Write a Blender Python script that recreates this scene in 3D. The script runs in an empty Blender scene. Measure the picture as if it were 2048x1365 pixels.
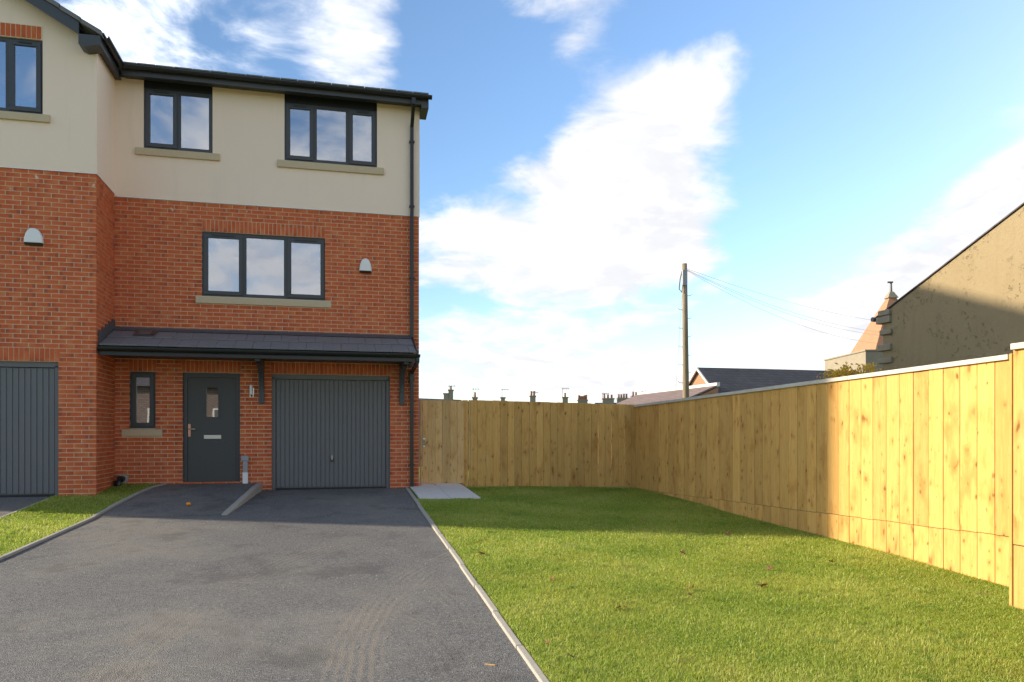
import bpy, math, random
import numpy as np
from mathutils import Vector, Matrix
random.seed(7); rng = np.random.default_rng(7)
R = math.radians
sc = bpy.context.scene
C = sc.collection

# ------------------------------------------------------------------ camera
F, YAW, HY = 1532.0, R(13.5), 868.0            # focal length (px of 2048), yaw, horizon row
sA, cA = math.sin(YAW), math.cos(YAW)
cam = bpy.data.objects.new('camera', bpy.data.cameras.new('camera'))
C.objects.link(cam); sc.camera = cam
cam.data.sensor_fit = 'HORIZONTAL'; cam.data.sensor_width = 36.0
cam.data.lens = 36.0 * F / 2048.0
cam.data.shift_y = (HY - 682.5) / 2048.0
cam.data.clip_start = 0.1; cam.data.clip_end = 3000
cam.rotation_euler = (R(90), 0, -YAW)

# ------------------------------------------------------------------ light
SUN_EL, SUN_ROT = R(21.0), R(70.3)             # sun stands left and a little behind the houses
sdir = Vector((-math.cos(SUN_EL) * math.sin(SUN_ROT), math.cos(SUN_EL) * math.cos(SUN_ROT), math.sin(SUN_EL)))
sun = bpy.data.objects.new('sun', bpy.data.lights.new('sun', 'SUN')); C.objects.link(sun)
sun.data.energy = 2.1; sun.data.angle = R(1.4); sun.data.color = (1.0, 0.87, 0.68)
sun.rotation_euler = (-sdir).to_track_quat('-Z', 'Y').to_euler()
sun.location = (-20, 20, 20)
sc.view_settings.view_transform = 'Standard'; sc.view_settings.look = 'None'
sc.view_settings.exposure = 1.98; sc.view_settings.gamma = 1.0
sc.cycles.use_denoising = True
sc.cycles.max_bounces = 6; sc.cycles.transparent_max_bounces = 12


# pixel -> place: a pixel gives a direction, the wall or ground it lies on gives the distance
def ray(x, y):
    u = (x - 1024) / F
    return (sA + u * cA, cA - u * sA, (HY - y) / F)
def onY(x, y, Y):
    r = ray(x, y); d = Y / r[1]; return (r[0] * d, Y, r[2] * d)
def onX(x, y, X):
    r = ray(x, y); d = X / r[0]; return (X, r[1] * d, r[2] * d)
def atD(x, y, D):
    r = ray(x, y); return Vector((r[0] * D, r[1] * D, r[2] * D))


# ------------------------------------------------------------------ node helper
class NT:
    def __init__(s, tree): s.t = tree; s.n = tree.nodes; s.l = tree.links
    def add(s, kind, _in=None, **kw):
        nd = s.n.new(kind)
        for k, v in kw.items(): setattr(nd, k, v)
        for k, v in (_in or {}).items(): s.set(nd.inputs[k], v)
        return nd
    def set(s, sock, v):
        if hasattr(v, 'is_output') or isinstance(v, bpy.types.NodeSocket): s.l.new(v, sock)
        else:
            if isinstance(v, (tuple, list)) and len(v) == 3 and sock.type == 'RGBA': v = (*v, 1)
            sock.default_value = v
    def math(s, op, a, b=0.0, c=0.0, clamp=False):
        nd = s.n.new('ShaderNodeMath'); nd.operation = op; nd.use_clamp = clamp
        s.set(nd.inputs[0], a); s.set(nd.inputs[1], b); s.set(nd.inputs[2], c); return nd.outputs[0]
    def vmath(s, op, a, b=(0, 0, 0), out=0):
        nd = s.n.new('ShaderNodeVectorMath'); nd.operation = op
        s.set(nd.inputs[0], a); s.set(nd.inputs[1], b); return nd.outputs[out]
    def scale(s, a, f):
        nd = s.n.new('ShaderNodeVectorMath'); nd.operation = 'SCALE'
        s.set(nd.inputs[0], a); s.set(nd.inputs['Scale'], f); return nd.outputs[0]
    def mix(s, f, a, b, blend='MIX'):
        nd = s.n.new('ShaderNodeMix'); nd.data_type = 'RGBA'; nd.blend_type = blend
        s.set(nd.inputs[0], f); s.set(nd.inputs[6], a); s.set(nd.inputs[7], b); return nd.outputs[2]
    def noise(s, vec, scale, detail=4, rough=.55, dist=0.0, out=0):
        nd = s.add('ShaderNodeTexNoise', {'Scale': scale, 'Detail': detail, 'Roughness': rough, 'Distortion': dist})
        if vec is not None: s.l.new(vec, nd.inputs['Vector'])
        return nd.outputs[out]
    def voro(s, vec, scale, out='Distance', feature='F1', rand=1.0):
        nd = s.add('ShaderNodeTexVoronoi', {'Scale': scale, 'Randomness': rand}, feature=feature)
        s.l.new(vec, nd.inputs['Vector']); return nd.outputs[out]
    def smooth(s, v, a, b, lo=0.0, hi=1.0):
        nd = s.n.new('ShaderNodeMapRange'); nd.interpolation_type = 'SMOOTHSTEP'
        for i, q in enumerate((v, a, b, lo, hi)): s.set(nd.inputs[i], q)
        return nd.outputs[0]
    def ramp(s, v, stops):
        nd = s.n.new('ShaderNodeValToRGB'); s.set(nd.inputs[0], v); e = nd.color_ramp.elements
        while len(e) < len(stops): e.new(0.5)
        for el, (p, c) in zip(e, stops): el.position = p; el.color = (*c, 1)
        return nd.outputs[0]
    def mapping(s, vec, scale=(1, 1, 1), loc=(0, 0, 0), rot=(0, 0, 0)):
        nd = s.add('ShaderNodeMapping', {'Scale': scale, 'Location': loc, 'Rotation': rot})
        s.l.new(vec, nd.inputs['Vector']); return nd.outputs[0]
    def sep(s, vec):
        nd = s.n.new('ShaderNodeSeparateXYZ'); s.l.new(vec, nd.inputs[0]); return nd.outputs
    def comb(s, x, y, z):
        nd = s.n.new('ShaderNodeCombineXYZ')
        for i, v in enumerate((x, y, z)): s.set(nd.inputs[i], v)
        return nd.outputs[0]
    def bump(s, h, strength, dist):
        return s.add('ShaderNodeBump', {'Height': h, 'Strength': strength, 'Distance': dist}).outputs[0]

M = {}
def material(name, fn):
    m = bpy.data.materials.new(name); m.use_nodes = True
    t = NT(m.node_tree); p = t.n['Principled BSDF']
    def out(col=None, rough=None, normal=None, spec=None, metal=None):
        if col is not None: t.set(p.inputs['Base Color'], col)
        if rough is not None: t.set(p.inputs['Roughness'], rough)
        if normal is not None: t.set(p.inputs['Normal'], normal)
        if spec is not None: t.set(p.inputs['Specular IOR Level'], spec)
        if metal is not None: t.set(p.inputs['Metallic'], metal)
    fn(t, out); M[name] = m; return m
def world_pos(t): return t.add('ShaderNodeNewGeometry').outputs['Position']
def obj_pos(t): return t.add('ShaderNodeTexCoord').outputs['Object']
def obj_rand(t): return t.add('ShaderNodeObjectInfo').outputs['Random']

# ------------------------------------------------------------------ sky
w = bpy.data.worlds.new('World'); sc.world = w; w.use_nodes = True
t = NT(w.node_tree); t.n.clear()
sky = t.add('ShaderNodeTexSky', sky_type='NISHITA', sun_disc=False, sun_elevation=SUN_EL, sun_rotation=SUN_ROT,
            air_density=1.0, dust_density=0.25, ozone_density=2.5, altitude=100)
d = t.add('ShaderNodeTexCoord').outputs['Generated']
dx, dy, dz = t.sep(d)
k = t.math('DIVIDE', 1.0, t.math('ADD', t.math('MAXIMUM', dz, 0.0), 0.22))
pl = t.comb(t.math('MULTIPLY', dx, k), t.math('MULTIPLY', dy, k), t.math('MULTIPLY', dz, 0.6))
big = t.noise(pl, 1.35, 2, .5, .3)
fine = t.noise(t.vmath('ADD', pl, (3.1, 7.7, 0)), 4.2, 12, .60, .35)
lit = t.noise(t.vmath('ADD', pl, (3.1 - .055, 7.7 + .02, .03)), 4.2, 5, .55, .35); lit0 = t.noise(t.vmath('ADD', pl, (3.1, 7.7, 0)), 4.2, 5, .55, .35)
# the cloud banks of that afternoon, each a soft body in its own direction of the sky (px, py, rx, ry, tilt, weight)
banks = [(1240, 310, 250, 160, -30, .32), (1410, 190, 110, 90, -20, .22), (1330, 480, 180, 90, 20, .24), (1080, 560, 190, 50, -8, .20),
         (1000, 690, 280, 40, 0, .22), (1250, 775, 400, 34, 0, .24), (930, 470, 90, 60, 0, .14), (1640, 670, 240, 50, -25, .22), (1900, 480, 330, 85, -30, .30),
         (2060, 300, 140, 90, -40, .24), (330, 60, 260, 100, 0, .06), (720, 90, 150, 110, 40, .13), (1140, 100, 120, 36, -35, .13),
         (1720, 120, 330, 210, 0, -.40), (960, 190, 120, 110, 0, -.26), (1600, 400, 190, 90, -20, -.32), (1540, 600, 200, 70, -20, -.26),
         (890, 330, 70, 100, 0, -.18), (1130, 170, 90, 40, -20, -.12), (870, 600, 90, 40, 0, -.16), (1180, 620, 200, 30, 0, -.12), (1450, 690, 140, 40, 0, -.14), (1300, 40, 120, 60, 0, -.2), (1050, 230, 60, 60, 0, -.2), (580, 90, 40, 60, 0, -.10), (860, 60, 60, 120, 0, -.2), (920, 30, 70, 90, 0, -.15)]
dens = t.math('ADD', t.math('MULTIPLY', big, .55), t.math('MULTIPLY', fine, .75))
# the last three float behind the camera and show mirrored in the window panes
mirrored = [(330, 230, 200, 150, 10, .16), (600, 300, 120, 90, -20, .14), (500, 560, 260, 80, 10, .16)]
for (px, py, rx, ry, tilt, wt, back) in [(*q, False) for q in banks] + [(*q, True) for q in mirrored]:
    c0 = atD(px, py, 1.0)
    if back: c0.y = -c0.y
    c0 = c0; sc_ = c0.length; c0.normalize()
    right = Vector((c0.y, -c0.x, 0)).normalized(); up = right.cross(c0)
    a = R(tilt); e1 = right * math.cos(a) - up * math.sin(a); e2 = right * math.sin(a) + up * math.cos(a)
    g = 1.0 / (F * sc_)
    q1 = t.math('DIVIDE', t.vmath('DOT_PRODUCT', d, tuple(e1), 1), rx * g)
    q2 = t.math('DIVIDE', t.vmath('DOT_PRODUCT', d, tuple(e2), 1), ry * g)
    rr = t.math('ADD', t.math('MULTIPLY', q1, q1), t.math('MULTIPLY', q2, q2))
    front = t.math('GREATER_THAN', t.vmath('DOT_PRODUCT', d, tuple(c0), 1), 0.0)
    b = t.math('MULTIPLY', t.math('EXPONENT', t.math('MULTIPLY', rr, -0.7)), front)
    dens = t.math('MULTIPLY_ADD', b, wt, dens)
cov = t.smooth(dens, .60, .86)
shade = t.math('ADD', t.smooth(t.math('SUBTRACT', lit0, lit), -.10, .08, 0.0, .6), t.smooth(t.noise(t.vmath('ADD', pl, (1.3, 2.2, 5)), 2.4, 5, .6), .35, .65, 0.0, .4))
CL = 2.72
ccol = t.mix(shade, (CL * .86, CL * .87, CL * .92), (CL * 1.09, CL * 1.08, CL * 1.07))
hs = t.add('ShaderNodeHueSaturation', {'Saturation': 1.05, 'Value': .58}); t.l.new(sky.outputs[0], hs.inputs['Color']); skyc = hs.outputs[0]
glow = t.math('POWER', t.math('MAXIMUM', t.vmath('DOT_PRODUCT', d, tuple(sdir), 1), 0.0), 4.0)      # clouds scatter forward, brighter towards the unseen sun; boosted to add fill light
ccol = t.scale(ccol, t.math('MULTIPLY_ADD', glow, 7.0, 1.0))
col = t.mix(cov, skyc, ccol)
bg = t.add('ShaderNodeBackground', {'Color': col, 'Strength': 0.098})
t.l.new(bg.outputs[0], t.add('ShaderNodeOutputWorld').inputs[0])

# ------------------------------------------------------------------ materials
def f(t, out):                                   # red multi brick, flashed ends
    uv = t.add('ShaderNodeUVMap').outputs[0]; u, v, _ = t.sep(uv)
    at = t.add('ShaderNodeAttribute', attribute_name='tone'); r, g, b = t.sep(at.outputs['Color'])
    p = t.vmath('ADD', uv, t.scale(at.outputs['Color'], 40.0))
    n = t.noise(p, 2.2, 5, .65); n2 = t.noise(p, 9, 3, .6)
    body = t.ramp(t.math('MULTIPLY_ADD', n, .5, t.math('MULTIPLY_ADD', r, .38, .08)),
                  [(.1, (.44, .085, .032)), (.45, (.54, .115, .038)), (.75, (.59, .135, .046)), (1, (.61, .18, .068))])
    # buff fringe toward lower edge and one end
    fr = t.math('MULTIPLY', t.smooth(t.math('ADD', n, t.math('MULTIPLY', u, .35)), .62, .85), t.math('MULTIPLY', b, .35))
    body = t.mix(fr, body, (.62, .33, .13))
    edge = t.smooth(v, .25, .0); body = t.mix(t.math('MULTIPLY', edge, .12), body, (.62, .33, .14))
    de = t.math('MULTIPLY', t.smooth(t.math('MULTIPLY_ADD', n2, .12, u), .34, .26), g)
    body = t.mix(t.math('MULTIPLY', de, .55), body, t.mix(n2, (.12, .045, .045), (.26, .09, .06)))
    body = t.mix(t.math('MULTIPLY', t.smooth(n2, .55, .75), .2), body, (.22, .07, .04))
    wp = world_pos(t); wz = t.sep(wp)[2]
    sp = t.math('MULTIPLY', t.smooth(t.noise(wp, 7.0, 3, .6), .66, .70), t.smooth(wz, 3.75, 4.2))       # splashes of render below the bead
    body = t.mix(t.math('MULTIPLY', sp, .8), body, (.66, .58, .48))
    out(body, .85, t.bump(n2, .5, .003), .3)
material('brick', f)
def f(t, out):
    p = world_pos(t); n = t.noise(p, 30, 4); out(t.mix(n, (.68, .54, .38), (.84, .72, .55)), .95, t.bump(n, .6, .002), .2)
material('mortar', f)
def f(t, out):
    p = world_pos(t); n = t.noise(p, 1.1, 4, .6); n2 = t.noise(p, 160, 2)
    st = t.noise(t.mapping(p, (2.2, 2.2, .25)), 2.0, 4, .6)
    c = t.mix(n, (.85, .68, .54), (.88, .715, .575)); c = t.mix(t.math('MULTIPLY', t.smooth(st, .55, .8), .16), c, (.52, .45, .35))
    out(c, .92, t.bump(n2, .35, .002), .2)
material('render', f)
def flat(name, col, rough=.5, nz=.12, scale=12.0, bump=0.0, spec=.5, metal=0.0):
    def f(t, out):
        p = world_pos(t); n = t.noise(p, scale, 4, .6)
        c = t.mix(n, tuple(q * (1 - nz) for q in col), tuple(min(1, q * (1 + nz)) for q in col))
        out(c, rough, t.bump(n, bump, .004) if bump else None, spec, metal)
    return material(name, f)
flat('grey_upvc', (.048, .050, .053), .38, .06, 3)
flat('black_plastic', (.016, .018, .020), .30, .1, 4)
flat('fascia_grey', (.050, .054, .060), .42, .08, 3)
flat('garage_paint', (.135, .138, .143), .45, .06, 5)
flat('bracket_grey', (.055, .068, .078), .45, .1, 9)
def f(t, out):
    p = world_pos(t); n = t.noise(t.mapping(p, (30, 30, 3)), 2.0, 5, .6)
    out(t.mix(n, (.046, .048, .047), (.064, .066, .064)), .48, t.bump(n, .35, .002))
material('door_paint', f)
def f(t, out):
    p = world_pos(t); n = t.noise(p, 18, 5, .65); b = t.noise(p, 2.5, 3)
    out(t.mix(n, t.mix(b, (.46, .36, .225), (.54, .43, .28)), (.60, .49, .335)), .9, t.bump(n, .3, .002), .2)
material('sill_stone', f)
def f(t, out):
    p = world_pos(t); n = t.noise(p, 6, 5, .65); n2 = t.noise(p, 70, 3); r = obj_rand(t)
    c = t.mix(n, (.135, .130, .130), (.185, .178, .176)); c = t.mix(t.math('MULTIPLY', r, .35), c, (.17, .16, .16))
    out(c, .62, t.bump(n2, .3, .002), .4)
material('roof_tile', f)
flat('lead', (.075, .078, .085), .5, .2, 8, .2)
flat('silver_metal', (.62, .60, .56), .32, .05, 10, 0, .5, 1.0)
flat('copper_metal', (.70, .36, .25), .28, .05, 10, 0, .5, 1.0)
flat('white_plastic', (.78, .78, .76), .35, .03, 5)
flat('grey_plastic', (.30, .32, .34), .45, .06, 6)
flat('room_wall', (.42, .42, .42), .9, .04, 2)
flat('blind_fabric', (.17, .13, .115), .8, .08, 40)
flat('orange_peel', (.75, .27, .02), .45, .1, 40, .3)
def f(t, out):                                   # double glazing: part mirror, part clear
    t.n.remove(t.n['Principled BSDF']); o = t.n['Material Output']
    lw = t.add('ShaderNodeLayerWeight', {'Blend': .25})
    n = t.noise(world_pos(t), .9, 2)
    gl = t.add('ShaderNodeBsdfGlossy', {'Color': (.93, .95, 1.0), 'Roughness': .01, 'Normal': t.bump(n, .04, .02)})
    tr = t.add('ShaderNodeBsdfTransparent', {'Color': (.62, .66, .68)})
    fac = t.math('MULTIPLY_ADD', lw.outputs['Fresnel'], .6, .40, clamp=True)
    mx = t.add('ShaderNodeMixShader', {0: fac}); t.l.new(tr.outputs[0], mx.inputs[1]); t.l.new(gl.outputs[0], mx.inputs[2])
    t.l.new(mx.outputs[0], o.inputs[0])
mat = bpy.data.materials.new('glass'); mat.use_nodes = True
f(NT(mat.node_tree), None); M['glass'] = mat
def wood(name, dark, mid, light, grey):
    def f(t, out):
        p = obj_pos(t); r = obj_rand(t)
        off = t.comb(t.math('MULTIPLY', r, 37.0), t.math('MULTIPLY', r, 19.0), t.math('MULTIPLY', r, 53.0))
        q = t.vmath('ADD', p, off)
        warp = t.noise(t.mapping(q, (3, 3, .9)), 1.4, 3, .5)
        grain = t.noise(t.mapping(t.vmath('ADD', q, t.comb(t.math('MULTIPLY', warp, .22), t.math('MULTIPLY', warp, .22), 0.0)), (26, 26, .8)), 1.5, 5, .6)
        blot = t.noise(t.mapping(q, (4, 4, 1.6)), 1.2, 4, .6)
        x, y, z = t.sep(q)
        knot = halo = None
        for (fx, fz, thr, s0, s1, o_) in ((5.0, 2.6, .58, .045, .10, 0.0), (11.0, 6.0, .74, .05, .16, 7.3)):
            s2 = t.comb(t.math('ADD', t.math('MULTIPLY', t.math('ADD', x, y), fx), t.math('MULTIPLY', warp, 1.3)), t.math('ADD', t.math('MULTIPLY', z, fz), t.math('MULTIPLY_ADD', blot, 1.1, o_)), 0.0)
            vn = t.add('ShaderNodeTexVoronoi', {'Scale': 1.0, 'Randomness': 1.0}, voronoi_dimensions='2D'); t.l.new(s2, vn.inputs['Vector'])
            rc = t.sep(vn.outputs['Color']); on = t.math('GREATER_THAN', rc[0], thr)
            kd = t.math('DIVIDE', vn.outputs['Distance'], t.math('MULTIPLY_ADD', t.math('POWER', rc[1], 2.0), s1, s0))
            k_ = t.math('MULTIPLY', t.math('MULTIPLY', t.smooth(kd, 1.2, .45), on), t.math('MULTIPLY_ADD', rc[2], .6, .25)); h_ = t.math('MULTIPLY', t.smooth(kd, 3.6, .8), on)
            knot = k_ if knot is None else t.math('MAXIMUM', knot, k_); halo = h_ if halo is None else t.math('MAXIMUM', halo, t.math('MULTIPLY', h_, .5))
        c = t.mix(t.smooth(grain, .3, .72), mid, light)
        c = t.mix(t.math('MULTIPLY', t.smooth(blot, .50, .72), .62), c, dark)
        c = t.mix(t.math('MULTIPLY', t.smooth(blot, .42, .22), .30), c, grey)
        c = t.mix(t.math('MULTIPLY', halo, .45), c, dark)
        c = t.mix(knot, c, tuple(k * .36 for k in dark))
        br = t.math('MULTIPLY_ADD', r, .26, .82)
        c = t.mix(1.0, c, t.comb(br, br, br), 'MULTIPLY')
        out(c, .78, t.bump(t.math('ADD', grain, t.math('MULTIPLY', knot, .6)), .35, .003), .25)
    return material(name, f)
wood('fence_wood', (.43, .185, .040), (.61, .330, .085), (.69, .41, .125), (.50, .31, .12))
wood('back_wood', (.42, .195, .048), (.62, .345, .092), (.71, .43, .14), (.50, .335, .15))
wood('gate_wood', (.46, .245, .075), (.64, .385, .14), (.73, .48, .21), (.53, .385, .21))
def f(t, out):
    p = world_pos(t); n = t.noise(p, 5, 6, .7); out(t.mix(n, (.40, .36, .29), (.66, .62, .54)), .85, t.bump(n, .3, .004), .3)
material('weathered_rail', f)
def f(t, out):
    p = world_pos(t); n = t.noise(p, 14, 6, .7); b = t.noise(p, 1.7, 3)
    out(t.mix(n, t.mix(b, (.25, .23, .19), (.34, .31, .26)), (.43, .40, .34)), .92, t.bump(n, .4, .004), .2)
material('concrete', f)
def f(t, out):
    p = world_pos(t); r = obj_rand(t); n = t.noise(p, 9, 6, .7)
    c = t.mix(n, (.52, .49, .44), (.68, .65, .60)); c = t.mix(t.math('MULTIPLY', r, .4), c, (.66, .62, .55))
    out(c, .9, t.bump(n, .25, .003), .2)
material('paving', f)
def f(t, out):                                   # tarmac with dust and curved tyre marks
    p = world_pos(t); x, y, z = t.sep(p)
    vn = t.add('ShaderNodeTexVoronoi', {'Scale': 110.0}); t.l.new(p, vn.inputs['Vector'])
    st = t.sep(vn.outputs['Color'])
    agg = t.ramp(st[0], [(0, (.070, .069, .066)), (.45, (.120, .117, .111)), (.9, (.185, .179, .168)), (1, (.28, .27, .25))])
    n = t.noise(p, .55, 5, .6); n2 = t.noise(t.vmath('ADD', p, (9, 4, 1)), 1.6, 6, .65)
    dust = t.math('MULTIPLY', t.smooth(n, .40, .66), t.smooth(n2, .3, .68))
    c = t.mix(t.math('MULTIPLY', dust, .60), agg, (.28, .25, .20))
    c = t.mix(t.math('MULTIPLY', t.smooth(n2, .50, .68), .50), c, (.048, .047, .047))
    wob = t.math('MULTIPLY', t.math('SUBTRACT', n2, .5), .12)
    for (cx, cy, rad, wd, a0) in ((6.4, 5.0, 6.25, .26, .48), (6.4, 5.0, 7.8, .26, .28), (-7.6, 6.2, 8.75, .24, .20), (9.5, 1.0, 8.6, .3, .22), (-2.4, 5.2, 3.3, .22, .16)):
        rr = t.math('SQRT', t.math('ADD', t.math('POWER', t.math('SUBTRACT', x, cx), 2.0), t.math('POWER', t.math('SUBTRACT', y, cy), 2.0)))
        dd = t.math('ADD', t.math('SUBTRACT', rr, rad), wob)
        band = t.smooth(t.math('ABSOLUTE', dd), wd, wd * .55)
        strip = t.smooth(t.math('ADD', t.math('SINE', t.math('MULTIPLY', dd, 2 * math.pi / .075)), t.math('MULTIPLY', t.math('SUBTRACT', t.noise(p, 9, 3), .5), 2.0)), -.7, .9)
        mk = t.math('MULTIPLY', t.math('MULTIPLY', band, strip), t.math('MULTIPLY', t.smooth(t.noise(t.vmath('ADD', p, (rad, 3, 2)), .8, 5, .6), .38, .62), a0))
        c = t.mix(mk, c, (.26, .22, .165))
    h = t.math('ADD', vn.outputs['Distance'], t.math('MULTIPLY', t.noise(p, 160, 2), .5))
    out(c, .82, t.bump(h, .8, .006), .35)
material('tarmac', f)
def f(t, out):
    p = world_pos(t); n = t.noise(p, 3, 6, .6); n2 = t.noise(p, 60, 3)
    c = t.mix(n, (.10, .15, .02), (.16, .20, .035)); c = t.mix(t.smooth(n2, .5, .7), c, (.20, .16, .06))
    out(c, .95, t.bump(n2, .8, .01), .1)
material('turf', f)
def f(t, out):
    at = t.add('ShaderNodeAttribute', attribute_name='tone'); r, g, b = t.sep(at.outputs['Color'])
    p = world_pos(t); n = t.noise(p, 1.1, 6, .65); n2 = t.noise(t.vmath('ADD', p, (5, 5, 5)), 3.6, 5, .65); n3 = t.noise(t.vmath('ADD', p, (8, 2, 5)), 1.9, 5, .7)
    c = t.ramp(r, [(0, (.14, .25, .030)), (.35, (.27, .39, .050)), (.75, (.48, .54, .11)), (.93, (.62, .63, .22)), (1, (.68, .60, .28))])
    c = t.mix(t.math('MULTIPLY', t.smooth(n, .45, .72), .45), c, (.52, .51, .12))
    c = t.mix(t.math('MULTIPLY', t.smooth(n2, .55, .70), .6), c, (.15, .28, .035))
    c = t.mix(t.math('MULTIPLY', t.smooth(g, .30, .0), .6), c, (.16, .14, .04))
    c = t.mix(t.math('MULTIPLY', t.smooth(n3, .61, .70), .55), c, (.30, .24, .09))
    pb = t.n['Principled BSDF']
    tr = t.add('ShaderNodeBsdfTranslucent', {'Color': t.mix(1.0, c, (1.25, 1.2, .8), 'MULTIPLY')})
    mx = t.add('ShaderNodeMixShader', {0: .45}); t.l.new(pb.outputs[0], mx.inputs[1]); t.l.new(tr.outputs[0], mx.inputs[2])
    t.l.new(mx.outputs[0], t.n['Material Output'].inputs[0])
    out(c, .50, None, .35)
material('grass', f)
def f(t, out):
    p = world_pos(t); n = t.noise(p, 60, 4); r = obj_rand(t)
    out(t.mix(r, t.mix(n, (.07, .025, .014), (.17, .06, .03)), t.mix(n, (.20, .085, .03), (.38, .18, .06))), .75)
material('dead_leaf', f)
def f(t, out):
    p = world_pos(t); n = t.noise(p, 9, 3); r = obj_rand(t)
    tr = t.add('ShaderNodeBsdfTranslucent', {'Color': (.75, .48, .03)})
    mx = t.add('ShaderNodeMixShader', {0: .4}); t.l.new(t.n['Principled BSDF'].outputs[0], mx.inputs[1]); t.l.new(tr.outputs[0], mx.inputs[2])
    t.l.new(mx.outputs[0], t.n['Material Output'].inputs[0])
    out(t.mix(t.smooth(n, .35, .65), (.50, .34, .03), (.85, .52, .04)), .6)
material('yellow_leaf', f)
def f(t, out):                                   # old cement render, pitted
    p = world_pos(t); n = t.noise(p, .7, 5, .6); n2 = t.noise(p, 11, 5, .7); st = t.noise(t.mapping(p, (3, 3, .35)), 1.6, 5, .6)
    pit = t.math('MULTIPLY', t.smooth(n2, .56, .66), t.smooth(t.noise(p, 1.1, 3), .40, .62))
    c = t.mix(n, (.27, .205, .115), (.33, .26, .155)); c = t.mix(t.math('MULTIPLY', t.smooth(st, .5, .75), .3), c, (.20, .15, .08))
    c = t.mix(t.math('MULTIPLY', pit, .12), c, (.17, .125, .07))
    out(c, .95, t.bump(t.math('SUBTRACT', n2, pit), .8, .025), .1)
material('old_render', f)
def f(t, out):
    p = world_pos(t); n = t.noise(p, 3.0, 5, .7); n2 = t.noise(p, 25, 3)
    out(t.mix(n, (.22, .185, .135), (.36, .31, .23)), .95, t.bump(n2, .6, .02), .1)
material('old_stone', f)
def f(t, out):
    p = world_pos(t)
    bk = t.add('ShaderNodeTexBrick', {'Color1': (.33, .135, .065), 'Color2': (.40, .185, .09), 'Mortar': (.40, .27, .18), 'Scale': 1.0, 'Mortar Size': .012, 'Brick Width': .225, 'Row Height': .075})
    x, y, z = t.sep(p); t.l.new(t.comb(t.math('ADD', x, y), z, 0.0), bk.inputs['Vector'])
    n = t.noise(p, 4, 4); out(t.mix(t.math('MULTIPLY', n, .35), bk.outputs[0], (.34, .15, .08)), .9, None, .2)
material('far_brick', f)
def f(t, out):
    p = world_pos(t); x, y, z = t.sep(p)
    bk = t.add('ShaderNodeTexBrick', {'Color1': (.060, .055, .060), 'Color2': (.095, .085, .088), 'Mortar': (.040, .038, .040), 'Scale': 1.0, 'Mortar Size': .02, 'Brick Width': .3, 'Row Height': .16})
    t.l.new(t.comb(t.math('ADD', x, y), z, 0.0), bk.inputs['Vector'])
    n = t.noise(p, 1.2, 4); out(t.mix(t.math('MULTIPLY', n, .5), bk.outputs[0], (.12, .105, .10)), .75, None, .3)
material('slate', f)
def f(t, out):
    p = world_pos(t); x, y, z = t.sep(p)
    bk = t.add('ShaderNodeTexBrick', {'Color1': (.18, .125, .11), 'Color2': (.235, .17, .15), 'Mortar': (.12, .09, .08), 'Scale': 1.0, 'Mortar Size': .02, 'Brick Width': .3, 'Row Height': .12})
    t.l.new(t.comb(t.math('ADD', x, y), z, 0.0), bk.inputs['Vector'])
    out(bk.outputs[0], .8, None, .3)
material('brown_tile', f)
flat('white_paint', (.66, .63, .57), .6, .1, 4)
flat('terracotta', (.34, .14, .075), .85, .25, 5)
def f(t, out):
    p = world_pos(t); n = t.noise(t.mapping(p, (14, 14, 1)), 2.0, 5, .6); out(t.mix(n, (.14, .105, .065), (.36, .29, .195)), .9, t.bump(n, .6, .01), .2)
material('pole_wood', f)
flat('wire', (.22, .23, .25), .6, .05, 3)
flat('aerial_metal', (.25, .25, .26), .5, .1, 3)
flat('steel_dark', (.10, .095, .09), .5, .1, 3)

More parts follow.
